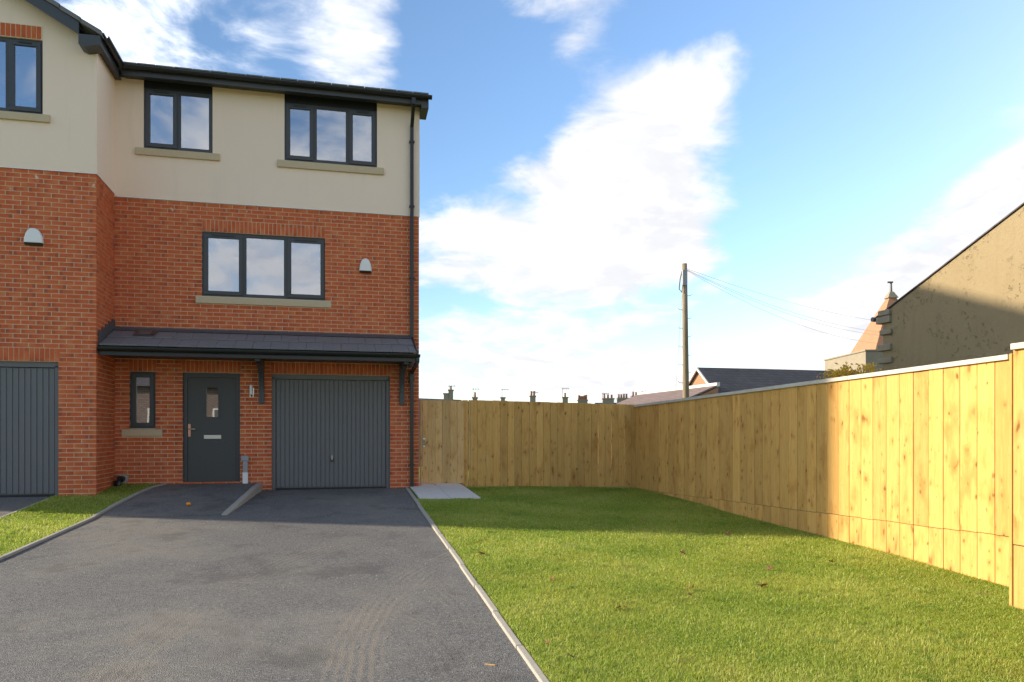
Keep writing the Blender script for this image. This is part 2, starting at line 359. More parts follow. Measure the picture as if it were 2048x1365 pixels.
# ------------------------------------------------------------------ mesh helper
class MB:
    def __init__(s): s.v = []; s.f = []; s.uv = []; s.tone = []
    def quad(s, a, b, c, d):
        i = len(s.v); s.v += [tuple(a), tuple(b), tuple(c), tuple(d)]; s.f.append((i, i + 1, i + 2, i + 3)); return s
    def tri(s, a, b, c):
        i = len(s.v); s.v += [tuple(a), tuple(b), tuple(c)]; s.f.append((i, i + 1, i + 2)); return s
    def hexa(s, p):      # 8 points: bottom ring 0-3, top ring 4-7 (counter-clockwise from above)
        i = len(s.v); s.v += [tuple(q) for q in p]
        s.f += [tuple(i + k for k in q) for q in ((3, 2, 1, 0), (4, 5, 6, 7), (0, 1, 5, 4), (1, 2, 6, 5), (2, 3, 7, 6), (3, 0, 4, 7))]; return s
    def box(s, x0, x1, y0, y1, z0, z1):
        return s.hexa([(x0, y0, z0), (x1, y0, z0), (x1, y1, z0), (x0, y1, z0), (x0, y0, z1), (x1, y0, z1), (x1, y1, z1), (x0, y1, z1)])
    def prism(s, prof, axis, a, b):   # closed profile swept along an axis
        i = len(s.v); n = len(prof)
        def P(q, w):
            return {'x': (w, q[0], q[1]), 'y': (q[0], w, q[1]), 'z': (q[0], q[1], w)}[axis]
        s.v += [P(q, a) for q in prof] + [P(q, b) for q in prof]
        s.f += [(i + k, i + (k + 1) % n, i + n + (k + 1) % n, i + n + k) for k in range(n)]
        s.f += [tuple(i + k for k in reversed(range(n))), tuple(i + n + k for k in range(n))]; return s
    def tube(s, pts, r, n=8, cap=True):
        pts = [Vector(p) for p in pts]; rr = r if isinstance(r, (list, tuple)) else [r] * len(pts); i = len(s.v)
        for j, p in enumerate(pts):
            tg = (pts[min(j + 1, len(pts) - 1)] - pts[max(j - 1, 0)]).normalized()
            ax = Vector((0, 0, 1)) if abs(tg.z) < .9 else Vector((1, 0, 0))
            e1 = tg.cross(ax).normalized(); e2 = tg.cross(e1)
            s.v += [tuple(p + (e1 * math.cos(2 * math.pi * k / n) + e2 * math.sin(2 * math.pi * k / n)) * rr[j]) for k in range(n)]
        for j in range(len(pts) - 1):
            s.f += [(i + j * n + k, i + j * n + (k + 1) % n, i + (j + 1) * n + (k + 1) % n, i + (j + 1) * n + k) for k in range(n)]
        if cap:
            s.f += [tuple(i + k for k in range(n)), tuple(i + (len(pts) - 1) * n + k for k in reversed(range(n)))]
        return s
    def mesh(s, name, mat):
        me = bpy.data.meshes.new(name); me.from_pydata(s.v, [], s.f); me.materials.append(M[mat]); return me
    def obj(s, name, mat, parent=None, smooth=False, bevel=0.0):
        a = np.array(s.v); lo, hi = a.min(0), a.max(0); o_ = np.array([(lo[0] + hi[0]) / 2, (lo[1] + hi[1]) / 2, lo[2]])
        s.v = [tuple(q) for q in (a - o_)]
        me = s.mesh(name, mat); o = bpy.data.objects.new(name, me); C.objects.link(o); o.location = o_
        me.validate()
        fix_normals(me)
        if smooth:
            for p in me.polygons: p.use_smooth = True
        if bevel:
            b = o.modifiers.new('edge', 'BEVEL'); b.width = bevel; b.segments = 2; b.limit_method = 'ANGLE'; b.angle_limit = R(40)
        if parent: set_parent(o, parent)
        return o
import bmesh
def fix_normals(me):
    bm = bmesh.new(); bm.from_mesh(me); bmesh.ops.remove_doubles(bm, verts=bm.verts, dist=1e-5) if len(me.vertices) < 5000 else None
    bmesh.ops.recalc_face_normals(bm, faces=bm.faces); bm.to_mesh(me); bm.free()
WORLD = {}
def wloc(o):
    return WORLD.get(o.name, o.location.copy())
def set_parent(o, parent):
    w0 = o.location.copy(); WORLD[o.name] = w0
    o.parent = parent; o.location = w0 - wloc(parent)
def thing(name, loc, label, cat, group=None):
    o = bpy.data.objects.new(name, None); C.objects.link(o); o.location = loc; o.empty_display_size = .2
    return tag(o, label, cat, group)
def tag(o, label, cat, group=None):
    o['label'] = label; o['category'] = cat
    if group: o['group'] = group
    return o
def kind(o, k): o['kind'] = k; return o
def B(name, mat, parent, *b, bevel=0.0): return MB().box(*b).obj(name, mat, parent, bevel=bevel)

# ------------------------------------------------------------------ levels of the ground
YF, YG = 15.165, 14.04           # front planes: recessed house, projecting gabled house
XR, XI, XL = 1.747, -3.757, -7.95
def zd(Y):
    return -1.065 - .055 * (YF - Y) if Y > 2 else -1.065 - .055 * (YF - 2) - .015 * (2 - Y)
def ramp(Y): return .138 * min(1, max(0, (Y - 12.25) / 2.85))
def fence_x(Y): return 6.40 + (15.3 - Y) * (.13 / 9.1)
def z_lawn(X, Y):
    tt = min(1.3, max(0, (X - 1.5) / 4.9)); off = -.11 + (15.4 - Y) / 9.2 * .15
    return zd(Y) + .012 + off * tt + .012 * math.sin(X * 1.7 + .6) * math.sin(Y * 1.3)
def z_left(X, Y): return zd(Y) + ramp(Y) + .012
def sheet(name, mat, xs_fn, ys, zfn, nx):
    mb = MB(); rows = []
    for Y in ys:
        x0, x1 = xs_fn(Y); rows.append([(x0 + (x1 - x0) * i / nx, Y) for i in range(nx + 1)])
    for row in rows: mb.v += [(x, y, zfn(x, y)) for x, y in row]
    n = nx + 1
    for j in range(len(ys) - 1):
        for i in range(nx): mb.f.append((j * n + i, j * n + i + 1, (j + 1) * n + i + 1, (j + 1) * n + i))
    o = mb.obj(name, mat, smooth=True); return kind(o, 'structure')
def lin(a, b, n): return [a + (b - a) * i / n for i in range(n + 1)]
def left_edge(Y):
    pts = [(-12, -4.9), (6, -3.72), (9.4, -3.47), (13, -3.24), (14.3, -3.12), (14.8, -3.03), (15.165, -2.87)]
    for (a, xa), (b, xb) in zip(pts, pts[1:]):
        if Y <= b: return xa + (xb - xa) * (Y - a) / (b - a)
    return pts[-1][1]
def right_edge(Y): return 1.475 - (YF - Y) * .012
def kerb_x(Y): return -1.56 + .26 * (Y - 12.25) / 2.85
# wide ground under everything: falls away behind the gardens
def z_ground(X, Y):
    if Y < 15.5: b = zd(max(Y, -40)) - .10
    else: b = -1.17 - .035 * (min(Y, 130) - 15.5)
    if X > 7: b -= .02 * (min(X, 60) - 7)
    return max(b, -5.5)
gx = [-600, -200, -80, -40, -20, -10, -5, 0, 3, 7, 12, 20, 40, 80, 200, 600]; gy = [-600, -200, -60, -25, -10, -3, 2, 6, 10, 15, 15.6, 20, 30, 50, 80, 130, 300, 900]
mb = MB(); mb.v = [(x, y, z_ground(x, y)) for y in gy for x in gx]; n = len(gx)
mb.f = [(j * n + i, j * n + i + 1, (j + 1) * n + i + 1, (j + 1) * n + i) for j in range(len(gy) - 1) for i in range(n - 1)]
kind(mb.obj('ground', 'turf'), 'structure')
ysd = lin(-12, YF, 60)
drive = sheet('driveway', 'tarmac', lambda Y: (left_edge(Y) + .0, right_edge(Y)), ysd, lambda x, y: zd(y), 10)
sheet('door_ramp', 'tarmac', lambda Y: (left_edge(Y) + .002, kerb_x(Y)), lin(12.25, YF, 14), lambda x, y: zd(y) + ramp(y) + .004, 8)
sheet('lawn', 'turf', lambda Y: (right_edge(Y) + .04, fence_x(Y) + .05), lin(-4, 15.36, 60), z_lawn, 24)
def lstrip(Y): return (-4.42 - max(0, 14.0 - Y) * .10, left_edge(Y) - .04)
sheet('side_lawn', 'turf', lstrip, lin(-4, YF, 50), z_left, 8)
sheet('neighbour_driveway', 'tarmac', lambda Y: (-8.2, lstrip(Y)[0] + .01), lin(-4, YG, 30), lambda x, y: zd(y) + ramp(y) + .006, 6)
# edging stones along the tarmac: small pieces, butted with a dark joint
def edging(xfn, y0, y1, zfn, wdt, side, parent):
    y = y0
    while y < y1 - .02:
        e = min(y1, y + .905); mb = MB(); xa, xb = xfn(y), xfn(e); j = random.uniform(-.003, .003); jx = random.uniform(-.006, .006)
        za, zb = zfn(y) + .028 + j, zfn(e) + .028 + j
        xa += jx; xb += jx
        a, b = (0, wdt) if side > 0 else (-wdt, 0)
        mb.hexa([(xa + a, y, za - .15), (xa + b, y, za - .15), (xb + b, e - .006, zb - .15), (xb + a, e - .006, zb - .15),
                 (xa + a, y, za), (xa + b, y, za), (xb + b, e - .006, zb), (xb + a, e - .006, zb)])
        mb.obj('edging_stone', 'concrete', parent, bevel=.008); y = e
edging(right_edge, 1.0, 15.10, zd, .055, 1, drive)
edging(left_edge, 5.0, 13.0, lambda y: zd(y) + ramp(y), .055, -1, drive)
for a, b in ((13.0, 13.7), (13.7, 14.3), (14.3, 14.8), (14.8, 15.15)): edging(left_edge, a, b, lambda y: zd(y) + ramp(y), .055, -1, drive)
edging(lambda y: lstrip(y)[0], 8.5, 14.0, lambda y: zd(y) + ramp(y) - .012, .05, 1, bpy.data.objects['neighbour_driveway'])
# sloping kerb beside the door ramp
rk = thing('ramp_kerb', (-1.42, 13.6, zd(13.6)), 'wedge shaped concrete kerb retaining the ramp up to the front door', 'kerb')
cuts = [12.22, 13.0, 13.75, 14.45, 15.12]
for a, b in zip(cuts, cuts[1:]):
    b -= .006; ha, hb = ramp(a) + .022, ramp(b) + .028; xa, xb = kerb_x(a), kerb_x(b)
    if b > 14.5: hb = ramp(b) + .012
    MB().hexa([(xa, a, zd(a) - .1), (xa + .085, a, zd(a) - .1), (xb + .095, b, zd(b) - .1), (xb, b, zd(b) - .1),
               (xa, a, zd(a) + ha), (xa + .085, a, zd(a) + ha - .006), (xb + .095, b, zd(b) + hb - .006), (xb, b, zd(b) + hb)]).obj('kerb_stone', 'concrete', rk, bevel=.008)
# paving at the side gate
def zp(Y): return zd(min(Y, 15.2)) + .034
def slab_box(name, mat, parent, x0, x1, a, b, dz, th, bevel=0.0):
    return MB().hexa([(x0, a, zp(a) + dz - th), (x1, a, zp(a) + dz - th), (x1, b, zp(b) + dz - th), (x0, b, zp(b) + dz - th), (x0, a, zp(a) + dz), (x1, a, zp(a) + dz), (x1, b, zp(b) + dz), (x0, b, zp(b) + dz)]).obj(name, mat, parent, bevel=bevel)
pv = kind(slab_box('side_path', 'concrete', None, 1.56, 2.64, 13.35, 17.5, -.03, .12), 'structure')
for i, (xa, xb) in enumerate(((1.565, 2.095), (2.105, 2.635))):
    ys_ = [13.36, 13.86, 14.46, 15.06, 15.66, 16.26, 16.86, 17.46] if i == 0 else [13.36, 13.56, 14.16, 14.76, 15.36, 15.96, 16.56, 17.16, 17.46]
    for a, b in zip(ys_, ys_[1:]): slab_box('paving_slab', 'paving', pv, xa, xb, a + .004, b - .004, random.uniform(-.003, .003), .035, .004)

# ------------------------------------------------------------------ brickwork
def brick_mesh(mb, L, H, Dp, tone, O=(0, 0, 0), ex=(1, 0, 0), ey=(0, 1, 0), flip=False, soldier=False):
    """one brick: L along ex, H up, Dp into the wall along ey; uv runs along its long side"""
    i = len(mb.v); j = .0
    O = np.array(O, float); ex = np.array(ex, float); ey = np.array(ey, float); ez = np.array((0, 0, 1.))
    for (a, b, c) in ((0, 0, 0), (L, 0, 0), (L, Dp, 0), (0, Dp, 0), (0, 0, H), (L, 0, H), (L, Dp, H), (0, Dp, H)):
        mb.v.append(tuple(O + ex * a + ey * b + ez * c))
    uvq = {}
    for (a, b, c, k) in ((0, 0, 0, 0), (1, 0, 0, 1), (1, 1, 0, 2), (0, 1, 0, 3), (0, 0, 1, 4), (1, 0, 1, 5), (1, 1, 1, 6), (0, 1, 1, 7)):
        u = a * L / .215; v = c
        if soldier: u, v = c * H / .215, a
        if flip: u = 1 - u
        uvq[k] = (u, v)
    for q in ((0, 1, 5, 4), (1, 2, 6, 5), (2, 3, 7, 6), (3, 0, 4, 7), (4, 5, 6, 7), (3, 2, 1, 0)):
        mb.f.append(tuple(i + k for k in q)); mb.uv += [uvq[k] for k in q]; mb.tone += [tone] * 4
def finish_bricks(mb, name):
    me = mb.mesh(name, 'brick'); uv = me.uv_layers.new(name='UVMap')
    uv.data.foreach_set('uv', np.array(mb.uv, np.float32).ravel())
    at = me.color_attributes.new('tone', 'FLOAT_COLOR', 'CORNER')
    tn = np.ones((len(mb.tone), 4), np.float32); tn[:, :3] = np.array(mb.tone); at.data.foreach_set('color', tn.ravel()); return me
def new_tone(half):
    g = 1.0 if (half and random.random() < .75) else (random.uniform(.45, .9) if random.random() < .42 else 0.0)
    return (random.random() ** 1.0, g, random.random())
def subtract(a, b, holes):
    segs = [(a, b)]
    for (h0, h1) in holes:
        segs = [s for (p, q) in segs for s in ((p, min(q, h0)), (max(p, h1), q)) if s[1] - s[0] > .025]
    return segs
def brick_field(u0, u1, zlo, zhi, zref, holes, soldiers, uref):
    """list of (u, z, L, H, soldier, half) for one wall face"""
    res = []; k0 = math.floor((zlo - zref) / .075) - 1; k = k0
    while zref + k * .075 < zhi:
        z0, z1 = zref + k * .075 + .005, zref + k * .075 + .070
        z0, z1 = max(z0, zlo), min(z1, zhi)
        if z1 - z0 > .02:
            zc = (z0 + z1) / 2
            hs = [(h[0] + .0, h[1]) for h in holes + soldiers if h[2] - .002 < zc < h[3] + .002]
            for (a, b) in subtract(u0, u1, hs):
                u = uref + (.1125 if k % 2 else 0.0); u += math.floor((a - u) / .225) * .225
                row = []
                while u < b:
                    p, q = max(a, u + .005), min(b, u + .22)
                    if q - p > .002: row.append([p, q])
                    u += .225
                if len(row) > 1 and row[0][1] - row[0][0] < .05: row[1][0] = a; row.pop(0)
                if len(row) > 1 and row[-1][1] - row[-1][0] < .05: row[-2][1] = b; row.pop()
                if row:
                    if row[0][0] - a < .012: row[0][0] = a
                    if b - row[-1][1] < .012: row[-1][1] = b
                res += [(p, z0, q - p, z1 - z0, False, (q - p) < .14) for p, q in row if q - p > .015]
        k += 1
    for (a, b, z0, z1) in soldiers:
        n = max(1, round((b - a) / .075)); st = (b - a) / n
        for i in range(n): res.append((a + i * st + .005, z0 + .005, st - .01, z1 - z0 - .01, True, False))
    return res
def wall_core(mb, u0, u1, z0, z1, holes, place, deep=.28):
    """front face with openings and their reveals; place(u, depth, z) -> point"""
    us = sorted({u0, u1, *[max(u0, min(u1, h[0])) for h in holes], *[max(u0, min(u1, h[1])) for h in holes]})
    zs = sorted({z0, z1, *[max(z0, min(z1, h[2])) for h in holes], *[max(z0, min(z1, h[3])) for h in holes]})
    for a, b in zip(us, us[1:]):
        for c, d_ in zip(zs, zs[1:]):
            m_, n_ = (a + b) / 2, (c + d_) / 2
            if any(h[0] < m_ < h[1] and h[2] < n_ < h[3] for h in holes): continue
            mb.quad(place(a, 0, c), place(b, 0, c), place(b, 0, d_), place(a, 0, d_))
            mb.quad(place(a, deep, d_), place(b, deep, d_), place(b, deep, c), place(a, deep, c))
    for h in holes:
        a, b, c, d_ = max(u0, h[0]), min(u1, h[1]), max(z0, h[2]), min(z1, h[3])
        if b <= a or d_ <= c: continue
        mb.quad(place(a, 0, c), place(a, 0, d_), place(a, deep, d_), place(a, deep, c))
        mb.quad(place(b, 0, d_), place(b, 0, c), place(b, deep, c), place(b, deep, d_))
        mb.quad(place(a, 0, d_), place(b, 0, d_), place(b, deep, d_), place(a, deep, d_))
        mb.quad(place(a, 0, c), place(a, deep, c), place(b, deep, c), place(b, 0, c))
    for (a, c, b, d_) in ((u0, z0, u0, z1), (u1, z1, u1, z0), (u0, z1, u1, z1), (u1, z0, u0, z0)):
        mb.quad(place(a, 0, c), place(b, 0, d_), place(b, deep, d_), place(a, deep, c))
def cam_xy(P):
    D = P[0] * sA + P[1] * cA
    return (1024 + F * (P[0] * cA - P[1] * sA) / D, HY - F * P[2] / D, D)
BV = {}
def brick_object(L, H, soldier, half, parent):
    """an own brick object; alike pieces share mesh data"""
    key = (round(L, 2), round(H, 2), soldier)
    lst = BV.setdefault(key, [])
    if len(lst) < 14:
        mb = MB(); fl = random.random() < .5
        brick_mesh(mb, L, H, .05, new_tone(half), (-L / 2, 0, 0), flip=fl, soldier=soldier)
        lst.append(finish_bricks(mb, 'brick')); me = lst[-1]
    else: me = random.choice(lst)
    o = bpy.data.objects.new('brick', me); C.objects.link(o); return o
def lay_bricks(wall, faces, count=300):
    """faces: list of (bricks, origin fn, ex, ey, rotz). The largest in view become objects, the rest one mesh."""
    allb = []
    for (bl, place, ex, ey, rz) in faces:
        for bq in bl:
            P = place(bq[0] + bq[2] / 2, -.006, bq[1] + bq[3] / 2); x, y, D = cam_xy(P)
            vis = 1 if (2 < x < 2046 and 2 < y < 1363) else 0
            fs = abs(ex[0] * cA - ex[1] * sA)
            size = bq[2] * bq[3] / D ** 2 * (fs if fs > .5 else .3)
            allb.append((vis * size, bq, place, ex, ey, rz))
    allb.sort(key=lambda q: -q[0])
    rest = MB()
    for n_, (s_, bq, place, ex, ey, rz) in enumerate(allb):
        u, z, L, H, sol, half = bq
        jit = -.006 + random.uniform(-.0018, .0018)
        if n_ < count and s_ > 0:
            o = brick_object(L, H, sol, half, wall); P = place(u + L / 2, jit, z)
            o.location = P; o.rotation_euler = (0, 0, rz); set_parent(o, wall)
        else:
            brick_mesh(rest, L, H, .05, new_tone(half), place(u, jit, z), ex, ey, random.random() < .5, sol)
    me = finish_bricks(rest, 'brickwork'); o = bpy.data.objects.new('brickwork', me); C.objects.link(o); set_parent(o, wall)
    kind(o, 'stuff')

# ------------------------------------------------------------------ house parts
def window(parent, x0, x1, z0, z1, Y, lights, sill=None, blind=False, deep=2.6):
    """lights: list of (fraction, opens). Frame set back a little, opening lights stand proud of it"""
    yo = Y + .035; fw = .052
    fr = MB(); xs = [x0]
    for fr_, _ in lights: xs.append(xs[-1] + fr_ * (x1 - x0))
    fr.box(x0, x1, yo, yo + .07, z0, z0 + fw); fr.box(x0, x1, yo, yo + .07, z1 - fw, z1)
    fr.box(x0, x0 + fw, yo, yo + .07, z0 + fw, z1 - fw); fr.box(x1 - fw, x1, yo, yo + .07, z0 + fw, z1 - fw)
    for xm in xs[1:-1]: fr.box(xm - .032, xm + .032, yo, yo + .07, z0 + fw, z1 - fw)
    wn = fr.obj('window', 'grey_upvc', parent)
    for (a, b, (_, opens)) in zip(xs, xs[1:], lights):
        ga, gb = a + (fw if a == x0 else .032), b - (fw if b == x1 else .032); gc, gd = z0 + fw, z1 - fw
        if opens:
            cw = .072; e = .018; cs = MB(); A_, B_, C_, D_ = ga - e, gb + e, gc - e, gd + e; y0, y1 = yo - .022, yo + .03
            cs.box(A_, B_, y0, y1, C_, C_ + cw); cs.box(A_, B_, y0, y1, D_ - cw, D_)
            cs.box(A_, A_ + cw, y0, y1, C_ + cw, D_ - cw); cs.box(B_ - cw, B_, y0, y1, C_ + cw, D_ - cw)
            cs.obj('casement', 'grey_upvc', wn, bevel=.007)
            ga, gb, gc, gd = A_ + cw, B_ - cw, C_ + cw, D_ - cw
            if not blind: B('trickle_vent', 'black_plastic', wn, ga + .06, gb - .06, yo - .034, yo - .022, D_ - .040, D_ - .016, bevel=.004)
            B('pane', 'glass', wn, ga, gb, yo + .004, yo + .010, gc, gd)
        else:
            gs = MB(); bw = .018; y0, y1 = yo + .006, yo + .03          # glazing bead
            gs.box(ga, gb, y0, y1, gc, gc + bw); gs.box(ga, gb, y0, y1, gd - bw, gd); gs.box(ga, ga + bw, y0, y1, gc + bw, gd - bw); gs.box(gb - bw, gb, y0, y1, gc + bw, gd - bw)
            gs.obj('glazing_bead', 'grey_upvc', wn)
            B('pane', 'glass', wn, ga + bw, gb - bw, yo + .014, yo + .020, gc + bw, gd - bw)
    # the room behind
    rm = MB(); ya, yb = Y + .281, Y + .281 + deep; xa, xb, za, zb = x0 - .5, x1 + .5, z0 - .8, z1 + .15
    rm.quad((xa, yb, za), (xb, yb, za), (xb, yb, zb), (xa, yb, zb)); rm.quad((xa, ya, za), (xa, yb, za), (xa, yb, zb), (xa, ya, zb))
    rm.quad((xb, ya, za), (xb, ya, zb), (xb, yb, zb), (xb, yb, za)); rm.quad((xa, ya, zb), (xa, yb, zb), (xb, yb, zb), (xb, ya, zb)); rm.quad((xa, ya, za), (xb, ya, za), (xb, yb, za), (xa, yb, za))
    rm.obj('room', 'room_wall', wn)
    if blind: B('blind', 'blind_fabric', wn, x0 + .03, x1 - .03, yo + .085, yo + .09, z0 + .03, z1 - .03)
    if sill:
        s0, s1, h = sill
        MB().prism([(Y + .03, z0 - h), (Y - .045, z0 - h), (Y - .045, z0 - .014), (Y + .03, z0 - .001)], 'x', s0, s1).obj('sill', 'sill_stone', wn, bevel=.006)
    return wn
def garage(parent, x0, x1, z0, z1, Y, n):
    fw = .068; yo = Y + .05
    fr = MB(); fr.box(x0, x0 + fw, yo, yo + .07, z0, z1 - fw); fr.box(x1 - fw, x1, yo, yo + .07, z0, z1 - fw); fr.box(x0, x1, yo, yo + .07, z1 - fw - .02, z1)
    g = fr.obj('garage_door', 'garage_paint', parent)
    a, b = x0 + fw + .006, x1 - fw - .006; st = (b - a) / n; zt = z1 - fw - .03; zb = z0 + .03
    bk = MB(); bk.box(a, b, yo + .040, yo + .06, zb, zt); bk.obj('panel', 'garage_paint', g)
    for i in range(n):
        p, q = a + i * st + .004, a + (i + 1) * st - .004
        MB().prism([(p, yo + .042), (p + .006, yo + .028), (q - .006, yo + .028), (q, yo + .042)], 'z', zb + .012, zt - .012).obj('slat', 'garage_paint', g)
    B('bottom_seal', 'black_plastic', g, x0 + fw, x1 - fw, yo + .02, yo + .06, z0 - .02, zb - .002)
    B('backing', 'room_wall', g, x0 - .05, x1 + .05, Y + .20, Y + .24, z0 - .1, z1 + .05)
    return g
def gutter_x(x0, x1, Y, z, name='gutter', parent=None, r=.062):
    """half round gutter along x: centre line Y, rim z"""
    prof = [(Y + r * math.cos(a), z + r * math.sin(a)) for a in lin(math.pi, 2 * math.pi, 10)]
    prof += [(Y + (r - .006) * math.cos(a), z + (r - .006) * math.sin(a)) for a in lin(2 * math.pi, math.pi, 10)]
    g = MB().prism(prof, 'x', x0, x1).obj(name, 'black_plastic', parent)
    return g
def union_brackets(g, xs, Y, z, r=.062):
    for x in xs:
        prof = [(Y + (r + .006) * math.cos(a), z + (r + .006) * math.sin(a)) for a in lin(math.pi * .96, 2.02 * math.pi, 10)]
        prof += [(Y + (r + .0005) * math.cos(a), z + (r + .0005) * math.sin(a)) for a in lin(2.02 * math.pi, math.pi * .96, 10)]
        MB().prism(prof, 'x', x - .015, x + .015).obj('gutter_bracket', 'black_plastic', g)
def square_pipe(mb, pts, s):
    for (p, q) in zip(pts, pts[1:]):
        p, q = Vector(p), Vector(q); h = s / 2; ex = Vector((1, 0, 0)); tg = (q - p).normalized(); ey = tg.cross(ex).normalized()
        ring = lambda c: [c + ex * sx * h + ey * sy * h for sx, sy in ((-1, -1), (1, -1), (1, 1), (-1, 1))]
        mb.hexa([tuple(v) for v in ring(p) + ring(q)])

# ================================================================== the recessed house
ZRB = 4.300                                       # lower edge of the render
H1 = thing('house', (-1.0, YF, -1.07), 'red brick and cream render house end with dark porch roof, door and single garage', 'house')
ZC = 1.135
G1 = (-1.040, 1.180, -1.2, ZC); DR = (-2.609, -1.607, -.925, ZC); WD = (-3.508, -3.072, ZC - 14 * .075 + .012, ZC); WC = (-2.277, -.058, 2.560, 3.760)
WA = (-3.270, -2.088, 5.215, 6.32); WB = (-.806, .929, 5.195, 6.305)
holes = [G1, DR, WD, WC]
sillcut = [(WC[0] - .105, WC[1] + .118, WC[2] - .140, WC[2]), (WD[0] - .127, WD[1] + .12, WD[2] - .140, WD[2])]
place = lambda u, dp, z: (u, YF + dp, z)
mb = MB(); wall_core(mb, XI, XR - .007, -1.7, ZRB + .05, holes, place)
wall1 = mb.obj('wall', 'mortar', H1)
sold = [(WC[0], WC[1], 3.760, 3.985), (G1[0] - .02, G1[1] + .02, ZC, ZC + .225), (DR[0] - .02, DR[1] + .02, ZC, ZC + .225), (WD[0] - .02, WD[1] + .02, ZC, ZC + .225)]
bl = brick_field(XI, XR, -1.45, ZRB + .03, ZC, holes + sillcut, sold, XR)
pr = lambda u, dp, z: (XR + .0 - dp - .006, YF + u, z)                   # right flank, seen only from the side
blr = brick_field(.058, 10.99, -1.45, ZRB + .03, ZC, [], [], .1125)
lay_bricks(wall1, [(bl, place, (1, 0, 0), (0, 1, 0), 0), (blr, pr, (0, 1, 0), (-1, 0, 0), R(90))])
# flank, back and floor of the body (they shade the garden)
mb = MB(); YB = YF + 11.0
mb.box(XR - .25, XR - .007, YF + .281, YB, -1.7, 6.5).box(XI, XR - .25, YB - .25, YB, -1.7, 6.5)
mb.obj('flank_wall', 'mortar', H1)
# rendered storey
rp = lambda u, dp, z: (u, YF - .022 + dp, z)
mb = MB(); wall_core(mb, XI, XR + .010, ZRB, 6.46, [(WA[0], WA[1], WA[2], 6.47), (WB[0], WB[1], WB[2], 6.47)], rp, .302); mb.obj('rendered_wall', 'render', H1)
mb = MB(); mb.box(XR - .006, XR + .010, YF + .285, YB, ZRB, 6.46); mb.prism([(YF + .3, 6.46), (YB, 6.46), ((YF + YB) / 2, 6.46 + .5 * (YB - YF) * math.tan(R(20)))], 'x', XR - .2, XR + .010); mb.obj('rendered_gable', 'render', H1)
B('bell_cast_bead', 'white_plastic', H1, XI, XR + .013, YF - .026, YF - .012, ZRB - .010, ZRB + .004)
window(H1, *WA, YF - .022, [(.49, True), (.51, False)], (WA[0] - .135, WA[1] + .13, .14))
window(H1, *WB, YF - .022, [(.315, True), (.37, False), (.315, True)], (WB[0] - .13, WB[1] + .13, .145))
window(H1, *WC, YF, [(.33, True), (.35, False), (.32, True)], (WC[0] - .105, WC[1] + .118, .138))
window(H1, *WD, YF, [(1.0, True)], (WD[0] - .127, WD[1] + .12, .138), blind=True)
for W_ in (WA, WB): B('window_head', 'black_plastic', H1, W_[0] + .002, W_[1] - .002, YF - .022 + .02, YF + .08, W_[3] + .001, 6.47)
# small strip light seen through the first floor window
B('ceiling_lamp', 'white_plastic', H1, -.42, -.36, YF + 1.1, YF + 1.9, 3.70, 3.74)
# front door
fd = MB(); fw = .075; yo = YF + .045
fd.box(DR[0], DR[0] + fw, yo, yo + .07, DR[2], DR[3]); fd.box(DR[1] - fw, DR[1], yo, yo + .07, DR[2], DR[3]); fd.box(DR[0] + fw, DR[1] - fw, yo, yo + .07, DR[3] - fw - .01, DR[3])
door = fd.obj('front_door', 'grey_upvc', H1)
PX0, PX1, PZ0, PZ1 = -2.205, -2.000, .315, .865
lf = MB(); la, lb, lc, ld = DR[0] + fw + .004, DR[1] - fw - .004, DR[2] + .03, DR[3] - fw - .014
wall_core(lf, la, lb, lc, ld, [(PX0, PX1, PZ0, PZ1)], lambda u, dp, z: (u, yo + .016 + dp, z), .044); lf.obj('leaf', 'door_paint', door)
mo = MB(); mw = .032
for b in ((PX0 - mw, PX1 + mw, PZ0 - mw, PZ0), (PX0 - mw, PX1 + mw, PZ1, PZ1 + mw), (PX0 - mw, PX0, PZ0, PZ1), (PX1, PX1 + mw, PZ0, PZ1)): mo.box(b[0], b[1], yo + .006, yo + .0155, b[2], b[3])
mo.obj('glazing_frame', 'grey_upvc', door)
B('pane', 'glass', door, PX0, PX1, yo + .03, yo + .036, PZ0, PZ1); B('backing', 'room_wall', door, DR[0], DR[1], YF + 1.2, YF + 1.22, DR[2], DR[3])
hd = MB(); hd.prism([(-2.502 + .022 * math.cos(a), .065 + (.098 if math.sin(a) >= 0 else -.098) + .022 * math.sin(a)) for a in [2 * math.pi * k / 16 for k in range(16)]], 'y', yo + .004, yo + .0155)
hd.obj('handle_plate', 'copper_metal', door)
MB().tube([(-2.502, yo + .0, .085), (-2.502, yo - .045, .085), (-2.485, yo - .052, .085), (-2.385, yo - .052, .085)], .011, 8).obj('handle', 'silver_metal', door, True)
B('letterbox', 'silver_metal', door, -2.252, -1.947, yo + .002, yo + .0155, -.098, -.022, bevel=.006)
B('threshold', 'silver_metal', door, DR[0], DR[1], YF + .01, yo + .1, DR[2] - .03, DR[2] + .022)
gd1 = garage(H1, G1[0], G1[1], -1.065, ZC, YF, 25)
hp = MB(); hp.box(.045, .105, YF + .066, YF + .078, -.545, -.475); hp.obj('handle_plate', 'black_plastic', gd1, bevel=.004)
MB().tube([(.075, YF + .066, -.50), (.075, YF + .030, -.50), (.075, YF + .030, -.42)], .008).obj('handle', 'silver_metal', gd1)
